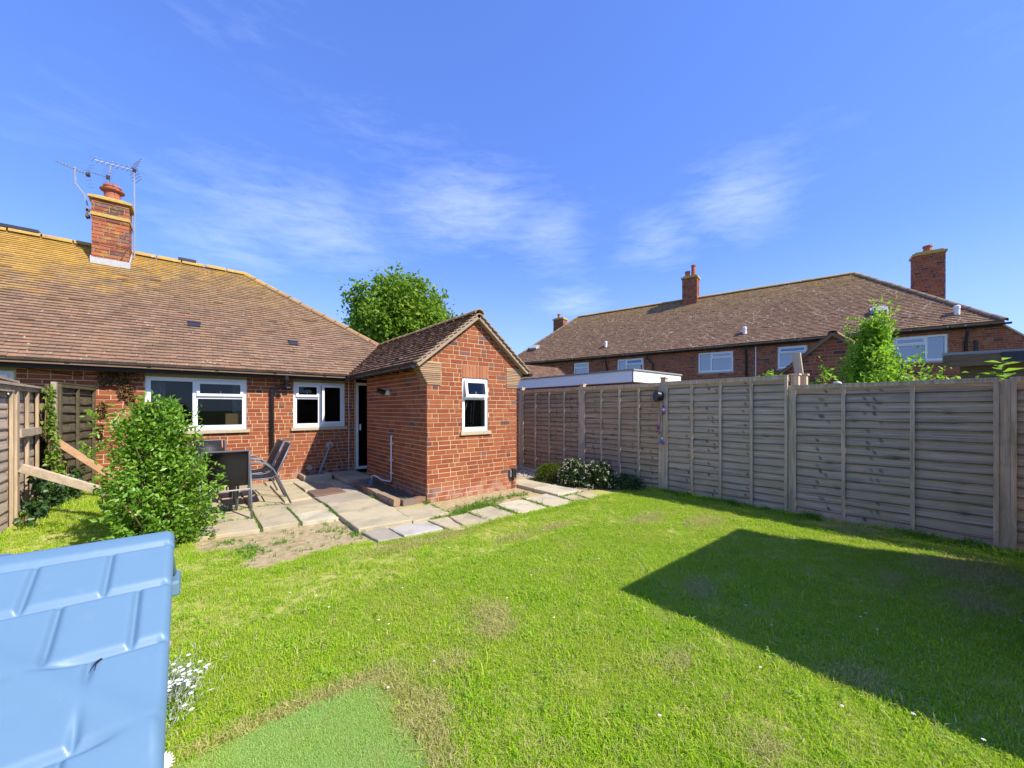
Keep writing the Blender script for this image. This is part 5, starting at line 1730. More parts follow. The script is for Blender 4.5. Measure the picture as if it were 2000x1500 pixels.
# pebbles on the bed
pm = MB()
for _ in range(420):
    px_, py_ = rnd.uniform(4.85, 6.5), rnd.uniform(5.2, 8.8)
    if math.hypot(px_ - 5.7, py_ - 5.6) < .35 or (px_ < 5.25 and py_ < 6.6): continue
    s_ = rnd.uniform(.015, .045)
    pm.lathe((px_, py_, -.004), [(s_ * .8, 0), (s_, s_ * .35), (s_ * .6, s_ * .7)], 6)
tag(pm.build('pebbles', 'pebble', None), 'grey pebbles covering the bed behind the outhouse', kind='stuff')
# two garden spotlights
sp = thing('garden_spotlight', (6.45, 4.60, 0), 'black garden spotlight with white face beside the cream flowered shrubs', 'spotlight')
MB().tube([(6.45, 4.60, 0), (6.45, 4.60, .20)], .008, 6).build('spike', 'black_plastic', sp)
MB().tube([(6.48, 4.64, .20), (6.42, 4.56, .21)], [.045, .055], 14).build('lamp_head', 'black_plastic', sp)
MB().tube([(6.421, 4.558, .21), (6.416, 4.552, .21)], .034, 14).build('lens', 'white_plastic', sp)
sp2 = thing('garden_spotlight', (6.2, 5.28, 0), 'black garden spotlight half hidden between mound and flowering shrub', 'spotlight')
MB().tube([(6.2, 5.28, 0), (6.2, 5.28, .26)], .008, 6).build('spike', 'black_plastic', sp2)
MB().tube([(6.25, 5.30, .26), (6.16, 5.22, .27)], [.045, .055], 14).build('lamp_head', 'black_plastic', sp2)

# ivy on the side fence
rng = np.random.default_rng(31)


def ivy(name, label, pts, n, ll, mat, thick, sd):
    rng = np.random.default_rng(sd)
    t_ = thing(name, pts[0][0], label, 'ivy')
    C, Dn, Un = [], [], []
    for (c, s) in pts:
        k = int(n * s[1] * s[2] / .05)
        C.append(np.array(c) + rng.uniform(-1, 1, (k, 3)) * np.array(s) * rng.uniform(.6, 1.0, (k, 1)))
    C = np.concatenate(C); k = len(C)
    D = rng.normal(0, .6, (k, 3)) + np.array([.35, -.25, -.5]); Uu = rng.normal(0, .4, (k, 3)) + np.array([1.0, -.3, .5])
    L = rng.uniform(.6, 1.2, k) * ll
    link('leaves', leaf_mesh('leaves', C, D, Uu, L, L * .85, mat), t_)
    mb = MB()
    for (c, s) in pts:
        for _ in range(3):
            mb.tube([(c[0] - s[0] * .5, c[1] + rng.uniform(-1, 1) * s[1], max(0, c[2] - s[2])), (c[0] - s[0] * .4, c[1] + rng.uniform(-1, 1) * s[1], c[2]), (c[0] - s[0] * .3, c[1] + rng.uniform(-1, 1) * s[1], c[2] + s[2])], .006, 4)
    mb.build('stems', 'twig', t_)


ivy('ivy', 'dark ivy spreading over the foot of the tan side fence', [((-1.42, 7.15, .22), (.10, .22, .28)), ((-1.45, 7.35, .55), (.06, .16, .14)), ((-1.38, 7.7, .30), (.1, .3, .34)), ((-1.3, 8.1, .35), (.1, .2, .35)), ((-1.42, 6.9, .12), (.1, .15, .16)), ((-1.46, 7.2, .72), (.04, .1, .1))], 260, .062, 'ivy_leaf', .1, 31)
ivy('ivy', 'narrow yellow green ivy column climbing between the two left fences', [((-1.45, 7.80, 1.62), (.04, .07, .2)), ((-1.45, 7.82, 1.28), (.05, .09, .2)), ((-1.43, 7.86, .95), (.06, .12, .22)), ((-1.40, 7.9, .62), (.07, .14, .2))], 420, .052, 'yellow_ivy_leaf', .1, 32)
ivy('dead_ivy', 'dry brown ivy roots clinging to the bungalow wall below the gutter', [((-1.0, 9.06, 1.98), (.22, .02, .13)), ((-.85, 9.06, 1.80), (.10, .02, .10)), ((-.92, 9.06, 2.05), (.3, .02, .08)), ((-.80, 9.06, 1.70), (.05, .02, .08)), ((-1.12, 9.06, 1.5), (.04, .02, .12)), ((-1.16, 9.06, 1.15), (.03, .02, .12))], 6000, .05, 'dry_root', .05, 33)

# flowers beside the playhouse
fw = thing('snow_in_summer', (-.02, 2.62, 0), 'silver leaved clump of small white flowers beside the blue playhouse', 'flowers')
rng = np.random.default_rng(61)
k = 700
C = np.stack([rng.normal(-.07, .065, k), rng.normal(2.60, .13, k), rng.uniform(.01, .12, k)], 1)
link('leaves', leaf_mesh('leaves', C, rng.normal(0, .6, (k, 3)) + [0, 0, .8], rng.normal(0, 1, (k, 3)), rng.uniform(.02, .045, k), np.full(k, .006), 'silver_leaf'), fw)
fc, fd, fu = [], [], []
for _ in range(44):
    c = np.array([rng.normal(-.05, .06), rng.normal(2.60, .12), rng.uniform(.09, .17)])
    for j in range(5):
        a = 2 * math.pi * j / 5 + rng.uniform(0, .3); fc.append(c); fd.append([math.cos(a), math.sin(a), .45]); fu.append([0, 0, 1])
link('petals', leaf_mesh('petals', fc, fd, fu, np.full(len(fc), .013), np.full(len(fc), .011), 'white_petal'), fw)


def daisy(name, loc, label, pet, r, n=22):
    t_ = thing(name, (loc[0], loc[1], 0), label, 'flower')
    MB().tube([(loc[0], loc[1] + .02, 0), loc], .003, 5).build('stem', 'weed_leaf', t_)
    fc, fd, fu = [], [], []
    for j in range(n):
        a = 2 * math.pi * j / n; fc.append(loc); fd.append([math.cos(a), math.sin(a) * .8, .12 + .5 * math.sin(a)]); fu.append([0, -.6, 1])
    link('petals', leaf_mesh('petals', fc, fd, fu, np.full(n, r), np.full(n, r * .3), pet), t_)
    MB().lathe((loc[0], loc[1], loc[2]), [(r * .25, 0), (r * .2, r * .1), (r * .05, r * .14)], 8).build('disc', 'yellow_petal', t_)


daisy('daisy_flower', (-.10, 2.10, .06), 'white daisy peeping out at the bottom edge beside the blue playhouse', 'white_petal', .048)
daisy('pink_flower', (-.125, 3.02, .12), 'lower pink flower at the edge of the blue playhouse roof', 'pink_petal', .034)
daisy('pink_flower', (-.135, 3.2, .14), 'upper pink flower at the edge of the blue playhouse roof', 'pink_petal', .034)
rng = np.random.default_rng(71)
fc, fd, fu = [], [], []
for _ in range(60):
    c = np.array([rng.uniform(.5, 6.2), rng.uniform(-.5, 4.0), .04])
    for j in range(6):
        a = j * 1.047; fc.append(c); fd.append([math.cos(a), math.sin(a), .2]); fu.append([0, 0, 1])
k = len(fc)
o = link('lawn_daisies', leaf_mesh('lawn_daisies', fc, fd, fu, np.full(k, .009), np.full(k, .007), 'white_petal'))
tag(o, 'tiny white daisies scattered through the lawn', kind='stuff')
fc, fd, fu = [], [], []
for _ in range(16):
    c = np.array([rng.uniform(.5, 6.2), rng.uniform(-.5, 4.0), .045])
    for j in range(6):
        a = j * 1.047; fc.append(c); fd.append([math.cos(a), math.sin(a), .2]); fu.append([0, 0, 1])
o = link('buttercups', leaf_mesh('buttercups', fc, fd, fu, np.full(len(fc), .010), np.full(len(fc), .009), 'yellow_petal'))
tag(o, 'tiny yellow buttercups scattered through the lawn', kind='stuff')

# ------------------------------------------------------------------ blue playhouse
ph = thing('toy_playhouse', (-.6, 1.7, 0), 'blue moulded plastic playhouse with brick patterned roof at the lawn corner', 'playhouse')
PX0, PX1, PRY, PRZ, PS = -1.15, -.043, 1.65, 1.108, .5


def gauss(d, s): return np.exp(-(d / s) ** 2)


def seg_dist(x, y, a, b):
    dx, dy = b[0] - a[0], b[1] - a[1]
    f = np.clip(((x - a[0]) * dx + (y - a[1]) * dy) / (dx * dx + dy * dy), 0, 1)
    return np.hypot(x - a[0] - f * dx, y - a[1] - f * dy)


gx = np.linspace(PX0, PX1, 300); gy = np.concatenate([np.linspace(.93, 1.60, 230), np.linspace(1.603, 1.664, 22)])
A, B = np.meshgrid(gx, gy, indexing='ij')
rows_y = [1.605, 1.462, 1.295, 1.115]
groove = np.zeros_like(A)
for ry_ in rows_y: groove = np.maximum(groove, gauss(B - ry_, .0085))
for ri in range(len(rows_y) - 1):
    hi, lo_ = rows_y[ri], rows_y[ri + 1]
    for k in range(9):
        xj = (-.179 if ri % 2 == 0 else -.113) - k * .1405
        groove = np.maximum(groove, gauss(A - xj, .0075) * ((B < hi) & (B > lo_)))
for k in range(8):
    xj = -.195 - k * .14
    groove = np.maximum(groove, gauss(A - xj, .0075) * (B < 1.115))
H = -.0145 * groove
# a broad moulded band runs down across the tiles: the hood of the little gable
band = np.minimum(seg_dist(A, B, (-.34, 1.345), (-.05, 1.085)), seg_dist(A, B, (-.34, 1.345), (-.66, 1.06)))
below = (np.interp(A, [-.66, -.34, -.05], [1.06, 1.345, 1.085]) - B) > 0
bandmask = 1 - 1 / (1 + np.exp(-(band - .034) / .010))
H = H * (1 - bandmask) + .011 * gauss(band, .034)
# soften towards the ridge and the verge, roll the rim over
Zr = PRZ - PS * (PRY - B)
crown = np.clip((B - 1.60) / .064, 0, 1)
Zr = Zr - .010 * crown ** 2.2
rim = np.clip((A - (PX1 - .022)) / .022, 0, 1)
Zr = Zr - .018 * rim ** 2.5
rim2 = np.clip((PX0 + .022 - A) / .022, 0, 1)
Zr = Zr - .018 * rim2 ** 2.5
Hn = H * (1 - rim) * (1 - np.clip((B - 1.615) / .02, 0, 1))
V = np.stack([A, B, Zr + Hn], -1)
na, nb = A.shape
verts = V.reshape(-1, 3).tolist()
idx = np.arange(na * nb).reshape(na, nb)
faces = np.stack([idx[:-1, :-1], idx[1:, :-1], idx[1:, 1:], idx[:-1, 1:]], -1).reshape(-1, 4).tolist()
# turned-down skirt on the verge, eave and ridge
base = len(verts)
skirt = [(-1, j) for j in range(nb)]
col_r = idx[-1, :]
for j, vi in enumerate(col_r):
    vx, vy, vz = verts[vi]; verts.append((vx - .002, vy, vz - .045))
for j in range(nb - 1):
    faces.append((int(col_r[j]), base + j, base + j + 1, int(col_r[j + 1])))
base = len(verts); row_t = idx[:, -1]
for i, vi in enumerate(row_t):
    vx, vy, vz = verts[vi]; verts.append((vx, vy + .004, vz - .04))
for i in range(na - 1):
    faces.append((int(row_t[i]), int(row_t[i + 1]), base + i + 1, base + i))
base = len(verts); row_b = idx[:, 0]
for i, vi in enumerate(row_b):
    vx, vy, vz = verts[vi]; verts.append((vx, vy, vz - .05))
for i in range(na - 1):
    faces.append((int(row_b[i]), base + i, base + i + 1, int(row_b[i + 1])))
me = bpy.data.meshes.new('roof'); me.from_pydata(verts, [], faces); me.materials.append(MATS['blue_plastic'])
me.polygons.foreach_set('use_smooth', [True] * len(me.polygons)); me.update()
pr = link('roof', me, ph)
pr['label'] = 'near roof slope moulded with brick shapes'
bs = MB()
yb0, yb1 = 1.672, 2.33
P = lambda x, y, dz=0: (x, y, PRZ - .03 - PS * (y - 1.665) + dz)
bs.prism([P(PX0, yb0), P(PX1 - .008, yb0), P(PX1 - .008, yb1), P(PX0, yb1)], [P(PX0, yb0, -.04), P(PX1 - .008, yb0, -.04), P(PX1 - .008, yb1, -.04), P(PX0, yb1, -.04)])
bs.build('roof', 'blue_plastic', ph, bevel=.012)['label'] = 'far roof slope'
tab = MB().box(PX1 - .05, PX1 + .006, 2.07, 2.22, .735, .80).build('roof_lug', 'blue_plastic', ph, bevel=.012)
tb = MB().box(-.66, -.43, 1.84, 2.02, .86, 1.035).build('toy_chimney', 'blue_plastic', ph, smooth=True, bevel=.035); tb.modifiers[0].segments = 5
wl = MB(); wl.box(PX0 + .08, PX1 - .08, 1.06, 1.10, 0, .78); wl.box(PX0 + .08, PX1 - .08, 2.20, 2.24, 0, .76)
for x0 in (PX0 + .08, PX1 - .12):
    wl.prism([(x0 + .04, 1.101, 0), (x0 + .04, 2.199, 0), (x0 + .04, 2.199, .76), (x0 + .04, 1.66, 1.02), (x0 + .04, 1.101, .77)], [(x0, 1.101, 0), (x0, 2.199, 0), (x0, 2.199, .76), (x0, 1.66, 1.02), (x0, 1.101, .77)])
wl.build('wall', 'playhouse_wall', ph)
ins = thing('insect', (-.165, 1.27, .91), 'small dark winged insect resting on the blue playhouse roof', 'insect')
zz0 = PRZ - PS * (PRY - 1.272)
MB().tube([(-.170, 1.265, zz0 + .004), (-.166, 1.272, zz0 + .006), (-.160, 1.282, zz0 + .006)], [.001, .0028, .0022], 6).tube([(-.170, 1.268, zz0 + .004), (-.174, 1.258, zz0 - .002)], .0007, 4).tube([(-.166, 1.268, zz0 + .004), (-.167, 1.256, zz0 - .002)], .0007, 4).build('body', 'insect', ins)

# ------------------------------------------------------------------ garden table and chairs


def build_chair(label, stripes):
    c = thing('garden_chair', (0, 0, 0), label, 'chair', 'sling chairs round the patio table')
    w = .27
    for s in (-1, 1):
        MB().tube([(s * w, .26, 0), (s * w, .28, .30), (s * w, .27, .48), (s * w, .20, .60), (s * w, .06, .655), (s * w, -.08, .64), (s * w, -.19, .54), (s * w, -.27, .36), (s * w, -.42, 0)], .0135, 8).build('leg_frame', 'chair_metal', c, smooth=True)
        MB().tube([(s * (w - .025), .25, .425), (s * (w - .025), .0, .405), (s * (w - .025), -.18, .41), (s * (w - .025), -.235, .46), (s * (w - .025), -.42, .90)], .012, 8).build('side_rail', 'chair_metal', c, smooth=True)
    MB().tube([(-w, .27, .36), (w, .27, .36)], .011, 6).tube([(-w, -.265, .37), (w, -.265, .37)], .011, 6).build('cross_bar', 'chair_frame_silver', c)
    ww = w - .035
    prof = [(.265, .395), (.25, .428), (.1, .412), (-.08, .402), (-.18, .412), (-.235, .462), (-.30, .62), (-.36, .765), (-.42, .905), (-.432, .893)]
    mb = MB()
    for y, z in prof: mb.v += [(-ww, y, z), (ww, y, z)]
    for i in range(len(prof) - 1): mb.f.append((2 * i, 2 * i + 1, 2 * i + 3, 2 * i + 2))
    o = mb.build('sling', 'sling_mesh', c, smooth=True)
    so_ = o.modifiers.new('thick', 'SOLIDIFY'); so_.thickness = .005
    if stripes:
        for a, m_ in ((.205, 'stripe_orange'), (.190, 'stripe_white'), (-.205, 'stripe_orange')):
            sb = MB()
            pr_ = [(y, z) for y, z in prof[5:9]]
            for y, z in pr_: sb.v += [(a - .006, y + .004, z + .003), (a + .006, y + .004, z + .003), ]
            for i in range(3): sb.f.append((2 * i, 2 * i + 1, 2 * i + 3, 2 * i + 2))
            sb.build('stripe', m_, o)
    MB().tube([(-w + .02, -.423, .905), (w - .02, -.423, .905)], .011, 6).build('top_bar', 'chair_metal', c)
    return c


ch0 = build_chair('black sling chair seen from behind, nearest the lawn', True)
ch0.location = (.36, 6.56, .04); ch0.rotation_euler = (0, 0, R(-3))
copy_thing(ch0, (.76, 7.02, .045), R(88), 'black sling chair in profile, the one of the side by side pair nearer the lawn')
copy_thing(ch0, (.76, 7.66, .045), R(92), 'black sling chair in profile, the one of the side by side pair nearer the wall')
copy_thing(ch0, (.22, 8.12, .04), R(182), 'black sling chair half hidden by the bush, backed up to the bungalow wall')
for cc in [ch0]:
    MB().box(-.03, .02, -.446, -.434, .88, .915).build('care_tag', 'white_plastic', cc)
tbl = thing('patio_table', (.2, 7.3, .04), 'dark glass topped patio table in the middle of the sling chairs', 'table')
MB().box(-.22, .56, 6.92, 7.72, .735, .742).build('table_top', 'table_glass', tbl)
rm = MB(); rm.box(-.24, -.221, 6.90, 7.74, .715, .748); rm.box(.561, .58, 6.90, 7.74, .715, .748); rm.box(-.22, .56, 6.90, 6.919, .715, .748); rm.box(-.22, .56, 7.721, 7.74, .715, .748)
rm.build('rim', 'chair_metal', tbl)
for lx in (-.2, .54):
    for ly in (6.94, 7.70):
        MB().tube([(lx, ly, .74), (lx * .9 + .02, ly, .04)], .016, 8).build('leg', 'chair_metal', tbl)

# ------------------------------------------------------------------ things on the fence
sl_ = thing('solar_lamp', (FX - .1, 3.62, 1.72), 'round black lamp with dangling coloured lights fixed to the tall fence post', 'lamp')
MB().tube([(FX - .07, 3.62, 1.72), (FX - .17, 3.68, 1.73)], [.085, .10], 18).build('lamp_body', 'black_plastic', sl_)
MB().tube([(FX - .06, 3.60, 1.72), (FX - .10, 3.60, 1.66), (FX - .06, 3.60, 1.60)], .02, 6).build('lamp_stem', 'grey_plastic', sl_)
ws = MB()
ws.tube([(FX - .09, 3.66, 1.66), (FX - .08, 3.64, 1.3), (FX - .09, 3.67, 1.05), (FX - .08, 3.62, .95), (FX - .09, 3.58, 1.1), (FX - .08, 3.6, 1.5)], .004, 5)
ws.build('wire', 'black_plastic', sl_)
for (y_, z_, c_, r_) in ((3.58, 1.54, 'pink_plastic', .03), (3.57, 1.48, 'white_plastic', .028), (3.58, 1.42, 'pink_plastic', .032), (3.68, 1.16, 'pink_plastic', .03), (3.66, 1.06, 'grey_plastic', .025), (3.64, .90, 'blue_ornament', .032), (3.58, .88, 'pink_plastic', .03), (3.6, .96, 'white_plastic', .02)):
    MB().lathe((FX - .085, y_, z_), [(r_ * .3, -r_), (r_, -r_ * .2), (r_ * .8, r_ * .5), (r_ * .2, r_)], 8).build('ornament', c_, sl_)

# ------------------------------------------------------------------ garage with the white fascia
ga = thing('garage', (8.7, 5.6, 0), 'flat roofed brick garage with deep white fascia behind the fence', 'garage')
gx0, gx1, gy0, gy1 = 8.78, 11.1, 5.66, 10.2
core = MB().box(gx0, gx1, gy0, gy1, 0, 2.2)
wall = core.build('wall', 'grey_mortar', ga)
brick_wall(wall, Vector((gx0, gy1, 0)), -Y_, -X_, [(0, 1.425), (gy1 - gy0, 1.425), (gy1 - gy0, 2.175), (0, 2.175)], [], 'shade_brick', 120, seed=51)
brick_wall(wall, Vector((gx0, gy0, 0)), X_, -Y_, [(0, 1.425), (gx1 - gx0, 1.425), (gx1 - gx0, 2.175), (0, 2.175)], [], 'red_brick', 40, seed=52)
fa = MB(); e = .09
fa.box(gx0 - e, gx0 - e + .02, gy0 - e, gy1 + e, 2.19, 2.48); fa.box(gx0 - e + .021, gx1 + e, gy0 - e, gy0 - e + .02, 2.19, 2.48); fa.box(gx1 + e - .02, gx1 + e, gy0 - e + .021, gy1 + e, 2.19, 2.48)
fa.build('fascia', 'render_white', ga)
rt = MB().box(gx0 - e - .03, gx1 + e + .03, gy0 - e - .03, gy1 + e + .03, 2.481, 2.52); rt.build('roof', 'felt', ga)
MB().box(gx0 - e - .006, gx0 - e + .0, gy0 - e - .006, gy0 - e + .03, 2.19, 2.48).build('corner_trim', 'grey_plastic', ga)

# small tiled outbuilding beyond the garage
ob = thing('tiled_outbuilding', (11, 11.8, 0), 'low brick outbuilding with brown tiled roof between outhouse gable and terrace', 'outbuilding')
w_ = MB().box(8.6, 12.3, 10.75, 12.85, 0, 2.42).build('wall', 'grey_mortar', ob)
rr_ = MB(); zr = 3.28
rr_.prism([(8.5, 10.55, 2.4), (12.42, 10.55, 2.4), (12.42, 11.8, zr), (8.5, 11.8, zr)], [(8.5, 10.55, 2.34), (12.42, 10.55, 2.34), (12.42, 11.8, zr - .06), (8.5, 11.8, zr - .06)])
rr_.prism([(8.5, 11.8, zr), (12.42, 11.8, zr), (12.42, 13.05, 2.4), (8.5, 13.05, 2.4)], [(8.5, 11.8, zr - .06), (12.42, 11.8, zr - .06), (12.42, 13.05, 2.34), (8.5, 13.05, 2.34)])
orf = rr_.build('roof', 'terrace_tile', ob)
tile_roof(orf, Vector((8.5, 10.53, 2.40)), X_, Vector((0, 1.25, .88)).normalized(), [(0, 0), (3.92, 0), (3.92, 1.53), (0, 1.53)], 'outhouse_tile', 0, seed=61)
MB().prism([(12.3, 10.75, 2.42), (12.3, 12.85, 2.42), (12.3, 11.8, zr - .07)], [(12.2, 10.75, 2.42), (12.2, 12.85, 2.42), (12.2, 11.8, zr - .07)]).build('gable', 'grey_mortar', ob)
MB().prism([(12.44, 10.5, 2.46), (12.50, 10.5, 2.46), (12.50, 11.8, zr + .05), (12.44, 11.8, zr + .05)], [(12.44, 10.5, 2.30), (12.50, 10.5, 2.30), (12.50, 11.8, zr - .10), (12.44, 11.8, zr - .10)]).build('barge_board', 'dark_boards', ob)

# ------------------------------------------------------------------ terrace of houses
tw = Vector((-.2306, .9731, 0)); tn = Vector((.9731, .2306, 0)); T0 = Vector((17.85, 7.255, 0))


def TP(s, n, z): return T0 + tw * s + tn * n + UP * z


te = thing('terraced_houses', TP(0, 0, 0), 'long row of red brick houses with brown tiled hipped roof beyond the fence', 'houses')
sL, sR = 11.5, -7.75
TO = TP(sL, .30, 0); TU = -tw; TNo = -tn
Lt = sL - sR
EZT = 4.30


def s_of(px):
    u = (px - 1000) / 750
    return (9.25 - 17.24 * u) / (.8 + .6 * u)


TW = []
for a, b, lay in ((1121, 1150, [(0, 1, .66, 1, 'vent', .5), (0, 1, 0, .66, 'fixed', 0)]), (1206, 1257, [(0, .34, 0, 1, 'fixed', 0), (.34, 1, .66, 1, 'vent', 6), (.34, 1, 0, .66, 'fixed', 0)]),
                  (1364, 1432, [(0, .38, 0, 1, 'fixed', 0), (.38, 1, .70, 1, 'vent', .5), (.38, 1, 0, .70, 'fixed', 0)]), (1519, 1577, [(0, 1, .70, 1, 'vent', 6), (0, 1, 0, .70, 'fixed', 0)]),
                  (1745, 1851, [(0, .62, .68, 1, 'vent', .5), (0, .62, 0, .68, 'fixed', 0), (.62, 1, 0, 1, 'fixed', 0)])):
    TW.append((sL - s_of(a), sL - s_of(b), lay))
zt0, zt1 = 3.15, 4.05
th_ = [(a, b, zt0 - .06, zt1) for a, b, _ in TW]
core = MB(); wall_core(core, TO, TU, TNo, (0, Lt, 0, EZT - .05), [(a, b, zt0, zt1) for a, b, _ in TW], .25)
core.fbox(TP(sL, .30, 0), tn, UP, tw, .251, 6.3, 0, EZT - .05, -.25, 0); core.fbox(TP(sR, .30, 0), tn, UP, tw, .251, 6.3, 0, EZT - .05, 0, .25); core.fbox(TO, TU, UP, TNo, .26, Lt - .26, 0, EZT - .05, -6.3, -6.05)
wall = core.build('wall', 'grey_mortar', te)
brick_wall(wall, TO, TU, TNo, [(0, 1.5), (Lt, 1.5), (Lt, EZT - .08), (0, EZT - .08)], th_, 'shade_brick', 0, seed=71)
for a, b, lay in TW:
    window(te, TO - TNo * .03, TU, TNo, a, b, zt0, zt1, lay, 'far_glass', (.05, 'stone'), fr=.07)
    room(te, TO, TU, TNo, a, b, zt0, zt1, 1.2)
a, b, _ = TW[1]
cu = MB()
for a0, a1 in ((a + .08, a + .38), (b - .42, b - .08)):
    k = 10
    for i in range(k):
        u0, u1 = a0 + (a1 - a0) * i / k, a0 + (a1 - a0) * (i + 1) / k
        q0, q1 = -.32 - .03 * (i % 2), -.32 - .03 * ((i + 1) % 2)
        cu.quad(*[TO + TU * u + UP * v + TNo * n for u, v, n in ((u0, zt0, q0), (u1, zt0, q1), (u1, zt1, q1), (u0, zt1, q0))])
tag(cu.build('curtains', 'curtain'), 'blue curtains inside the terrace window above the white garage fascia', 'curtains')
# roof
D_ = 3.31; rise = 3.10; TZ = EZT
eR, eL = -8.12, 11.85
rr_ = MB(); d0 = -.03
A0 = TP(eL, 0, TZ + d0); B0 = TP(eR, 0, TZ + d0); A1 = TP(eL - 3.4, D_, TZ + rise + d0); B1 = TP(eR + D_, D_, TZ + rise + d0)
A2 = TP(eL, 2 * D_, TZ + d0); B2 = TP(eR, 2 * D_, TZ + d0)
rr_.prism([A0, B0, B1, A1], [p - UP * .06 for p in (A0, B0, B1, A1)])
rr_.quad(B0, B2, B1); rr_.quad(A2, A0, A1); rr_.quad(B2, A2, A1, B1)
troof = rr_.build('roof', 'terrace_tile', te)
sT = math.hypot(D_, rise); TV = (tn * D_ + UP * rise).normalized()
LT = eL - eR
tile_roof(troof, TP(eL, 0, TZ - .01), -tw, TV, [(0, 0), (LT, 0), (LT - D_, sT), (3.4, sT)], 'terrace_tile', 0, seed=72)
TVh = (tw * D_ + UP * rise).normalized()
tile_roof(troof, TP(eR, 0, TZ - .01), tn, TVh, [(0, 0), (2 * D_, 0), (D_, sT)], 'terrace_tile', 0, seed=73)
ridge_tiles(troof, A1 + UP * .0, B1 + UP * .0, 'mossy_ridge_tile', .12, .45)
ridge_tiles(troof, B0, B1, 'terrace_ridge', .12, .36, 'hip_tile')
ridge_tiles(troof, A0, A1, 'terrace_ridge', .12, .36, 'hip_tile')
gg = MB(); gg.fbox(TP(eL, .16, 0), -tw, UP, -tn, 0, LT, TZ - .16, TZ - .02, -.03, 0); gg.build('fascia', 'dark_boards', te)
gutter(TP(eL, .06, TZ - .07), TP(eR - .15, .06, TZ - .07), tuple(tn), te, .06)
dpm = lambda s, kink: MB().tube([TP(s, .06, TZ - .12), TP(s, .08, TZ - .3), TP(s - kink, .24, TZ - .6), TP(s - kink, .24, .3)], .042, 10).build('downpipe', 'black_plastic', te, smooth=True)
for px_, kk in ((1186, 0), (1266, .25), (1458, 0), (1885, 0)):
    dpm(s_of(px_), kk)
MB().tube([TP(s_of(1476), .26, TZ - .1), TP(s_of(1476), .26, .3)], .02, 6).build('overflow_pipe', 'white_plastic', te)
MB().tube([TP(s_of(1905), .25, 3.75), TP(s_of(1905), .25, .3)], .04, 8).build('downpipe', 'black_plastic', te)
# flues and vents on the slope


def slope_pt(s, n): return TP(s, n, TZ + n * rise / D_)


for s, n in ((s_of(1183) + .1, .55), (s_of(1456) + .05, .50), (s_of(1880) + .1, .42)):
    p = slope_pt(s, n)
    MB().lathe((p.x, p.y, p.z - .02), [(.075, 0), (.075, .20), (.085, .21), (.085, .30), (.05, .33)], 12).build('flue', 'white_plastic', troof)
for s, n, w_ in ((s_of(1768) + .6, .80, .38), (s_of(1050) + .7, .9, .5)):
    p = slope_pt(s, n); TN = (-tw).cross(TV).normalized()
    if TN.z < 0: TN = -TN
    MB().fbox(p, -tw, TV, TN, -w_ / 2, w_ / 2, 0, .30, .03, .17).fbox(p, -tw, TV, TN, -w_ / 2 - .06, w_ / 2 + .06, .05, .42, .0, .04).build('roof_vent', 'lead', troof)


def far_chimney(c, wx, wn, z0, z1, pots, seed):
    mb = MB(); mb.fbox(c, tw, UP, tn, -wx / 2, wx / 2, z0, z1, -wn / 2, wn / 2)
    st_ = mb.build('chimney', 'grey_mortar', te)
    for OO, UU, NN, L in ((c + tw * wx / 2 - tn * wn / 2, -tw, -tn, wx), (c - tw * wx / 2 - tn * wn / 2, tn, -tw, wn), (c + tw * wx / 2 + tn * wn / 2, -tn, tw, wn), (c - tw * wx / 2 + tn * wn / 2, tw, tn, wx)):
        brick_wall(st_, OO, UU, NN, [(0, z0), (L, z0), (L, z1), (0, z1)], [], 'shade_brick', 0, seed=seed)
    cp = MB(); cp.fbox(c, tw, UP, tn, -wx / 2 - .05, wx / 2 + .05, z1, z1 + .09, -wn / 2 - .05, wn / 2 + .05)
    cp.fbox(c, tw, UP, tn, -wx / 2 + .04, wx / 2 - .04, z1 + .091, z1 + .16, -wn / 2 + .04, wn / 2 - .04); cp.build('chimney_cap', 'lichen_mortar', st_)
    for ds, h, r in pots:
        p = c + tw * ds + UP * (z1 + .12)
        MB().lathe(tuple(p), [(r * 1.1, 0), (r, .1), (r * .85, h - .08), (r * 1.05, h - .07), (r * 1.05, h)], 12).build('chimney_pot', 'clay_pot', st_)
    fl_ = MB(); fl_.fbox(c, tw, UP, tn, -wx / 2 - .02, wx / 2 + .02, z0 + .25, z0 + .42, -wn / 2 - .015, wn / 2 + .015)
    return st_


far_chimney(TP(1.75, D_ - .1, 0), .72, .62, 6.7, 8.42, [(.16, .34, .13), (-.14, .62, .12)], 81)
far_chimney(TP(-7.05, 3.35, 0), .85, .62, 4.7, 7.62, [(.0, .30, .14)], 82)
far_chimney(TP(11.0, 5.4, 0), .8, .6, 4.6, 7.9, [(.1, .36, .12)], 83)
# lower wing wall with a sloping coping at the end of the row
ww_ = thing('wing_wall', TP(sR - .5, .3, 0), 'sloping topped brick wall at the end of the terrace behind the shed', 'wall')
O2 = TP(sR - .002, .30, 0)
mb = MB(); pl = [(0, 0), (2.4, 0), (2.4, 2.3), (.45, 4.17), (0, 4.17)]
mb.prism([O2 + TU * u + UP * v for u, v in pl], [O2 + TU * u + UP * v - TNo * .22 for u, v in pl])
wc = mb.build('wall', 'grey_mortar', ww_)
brick_wall(wc, O2, TU, TNo, [(0, 1.5), (2.4, 1.5), (2.4, 2.3), (.45, 4.17), (0, 4.17)], [], 'shade_brick', 60, seed=84)
cpp = MB(); a = O2 + TU * .40 + UP * 4.235; b = O2 + TU * 2.45 + UP * 2.27
cpp.prism([a + TNo * .05, b + TNo * .05, b - TNo * .27, a - TNo * .27], [a + TNo * .05 - UP * .06, b + TNo * .05 - UP * .06, b - TNo * .27 - UP * .06, a - TNo * .27 - UP * .06])
cpp.build('coping', 'stone', ww_)

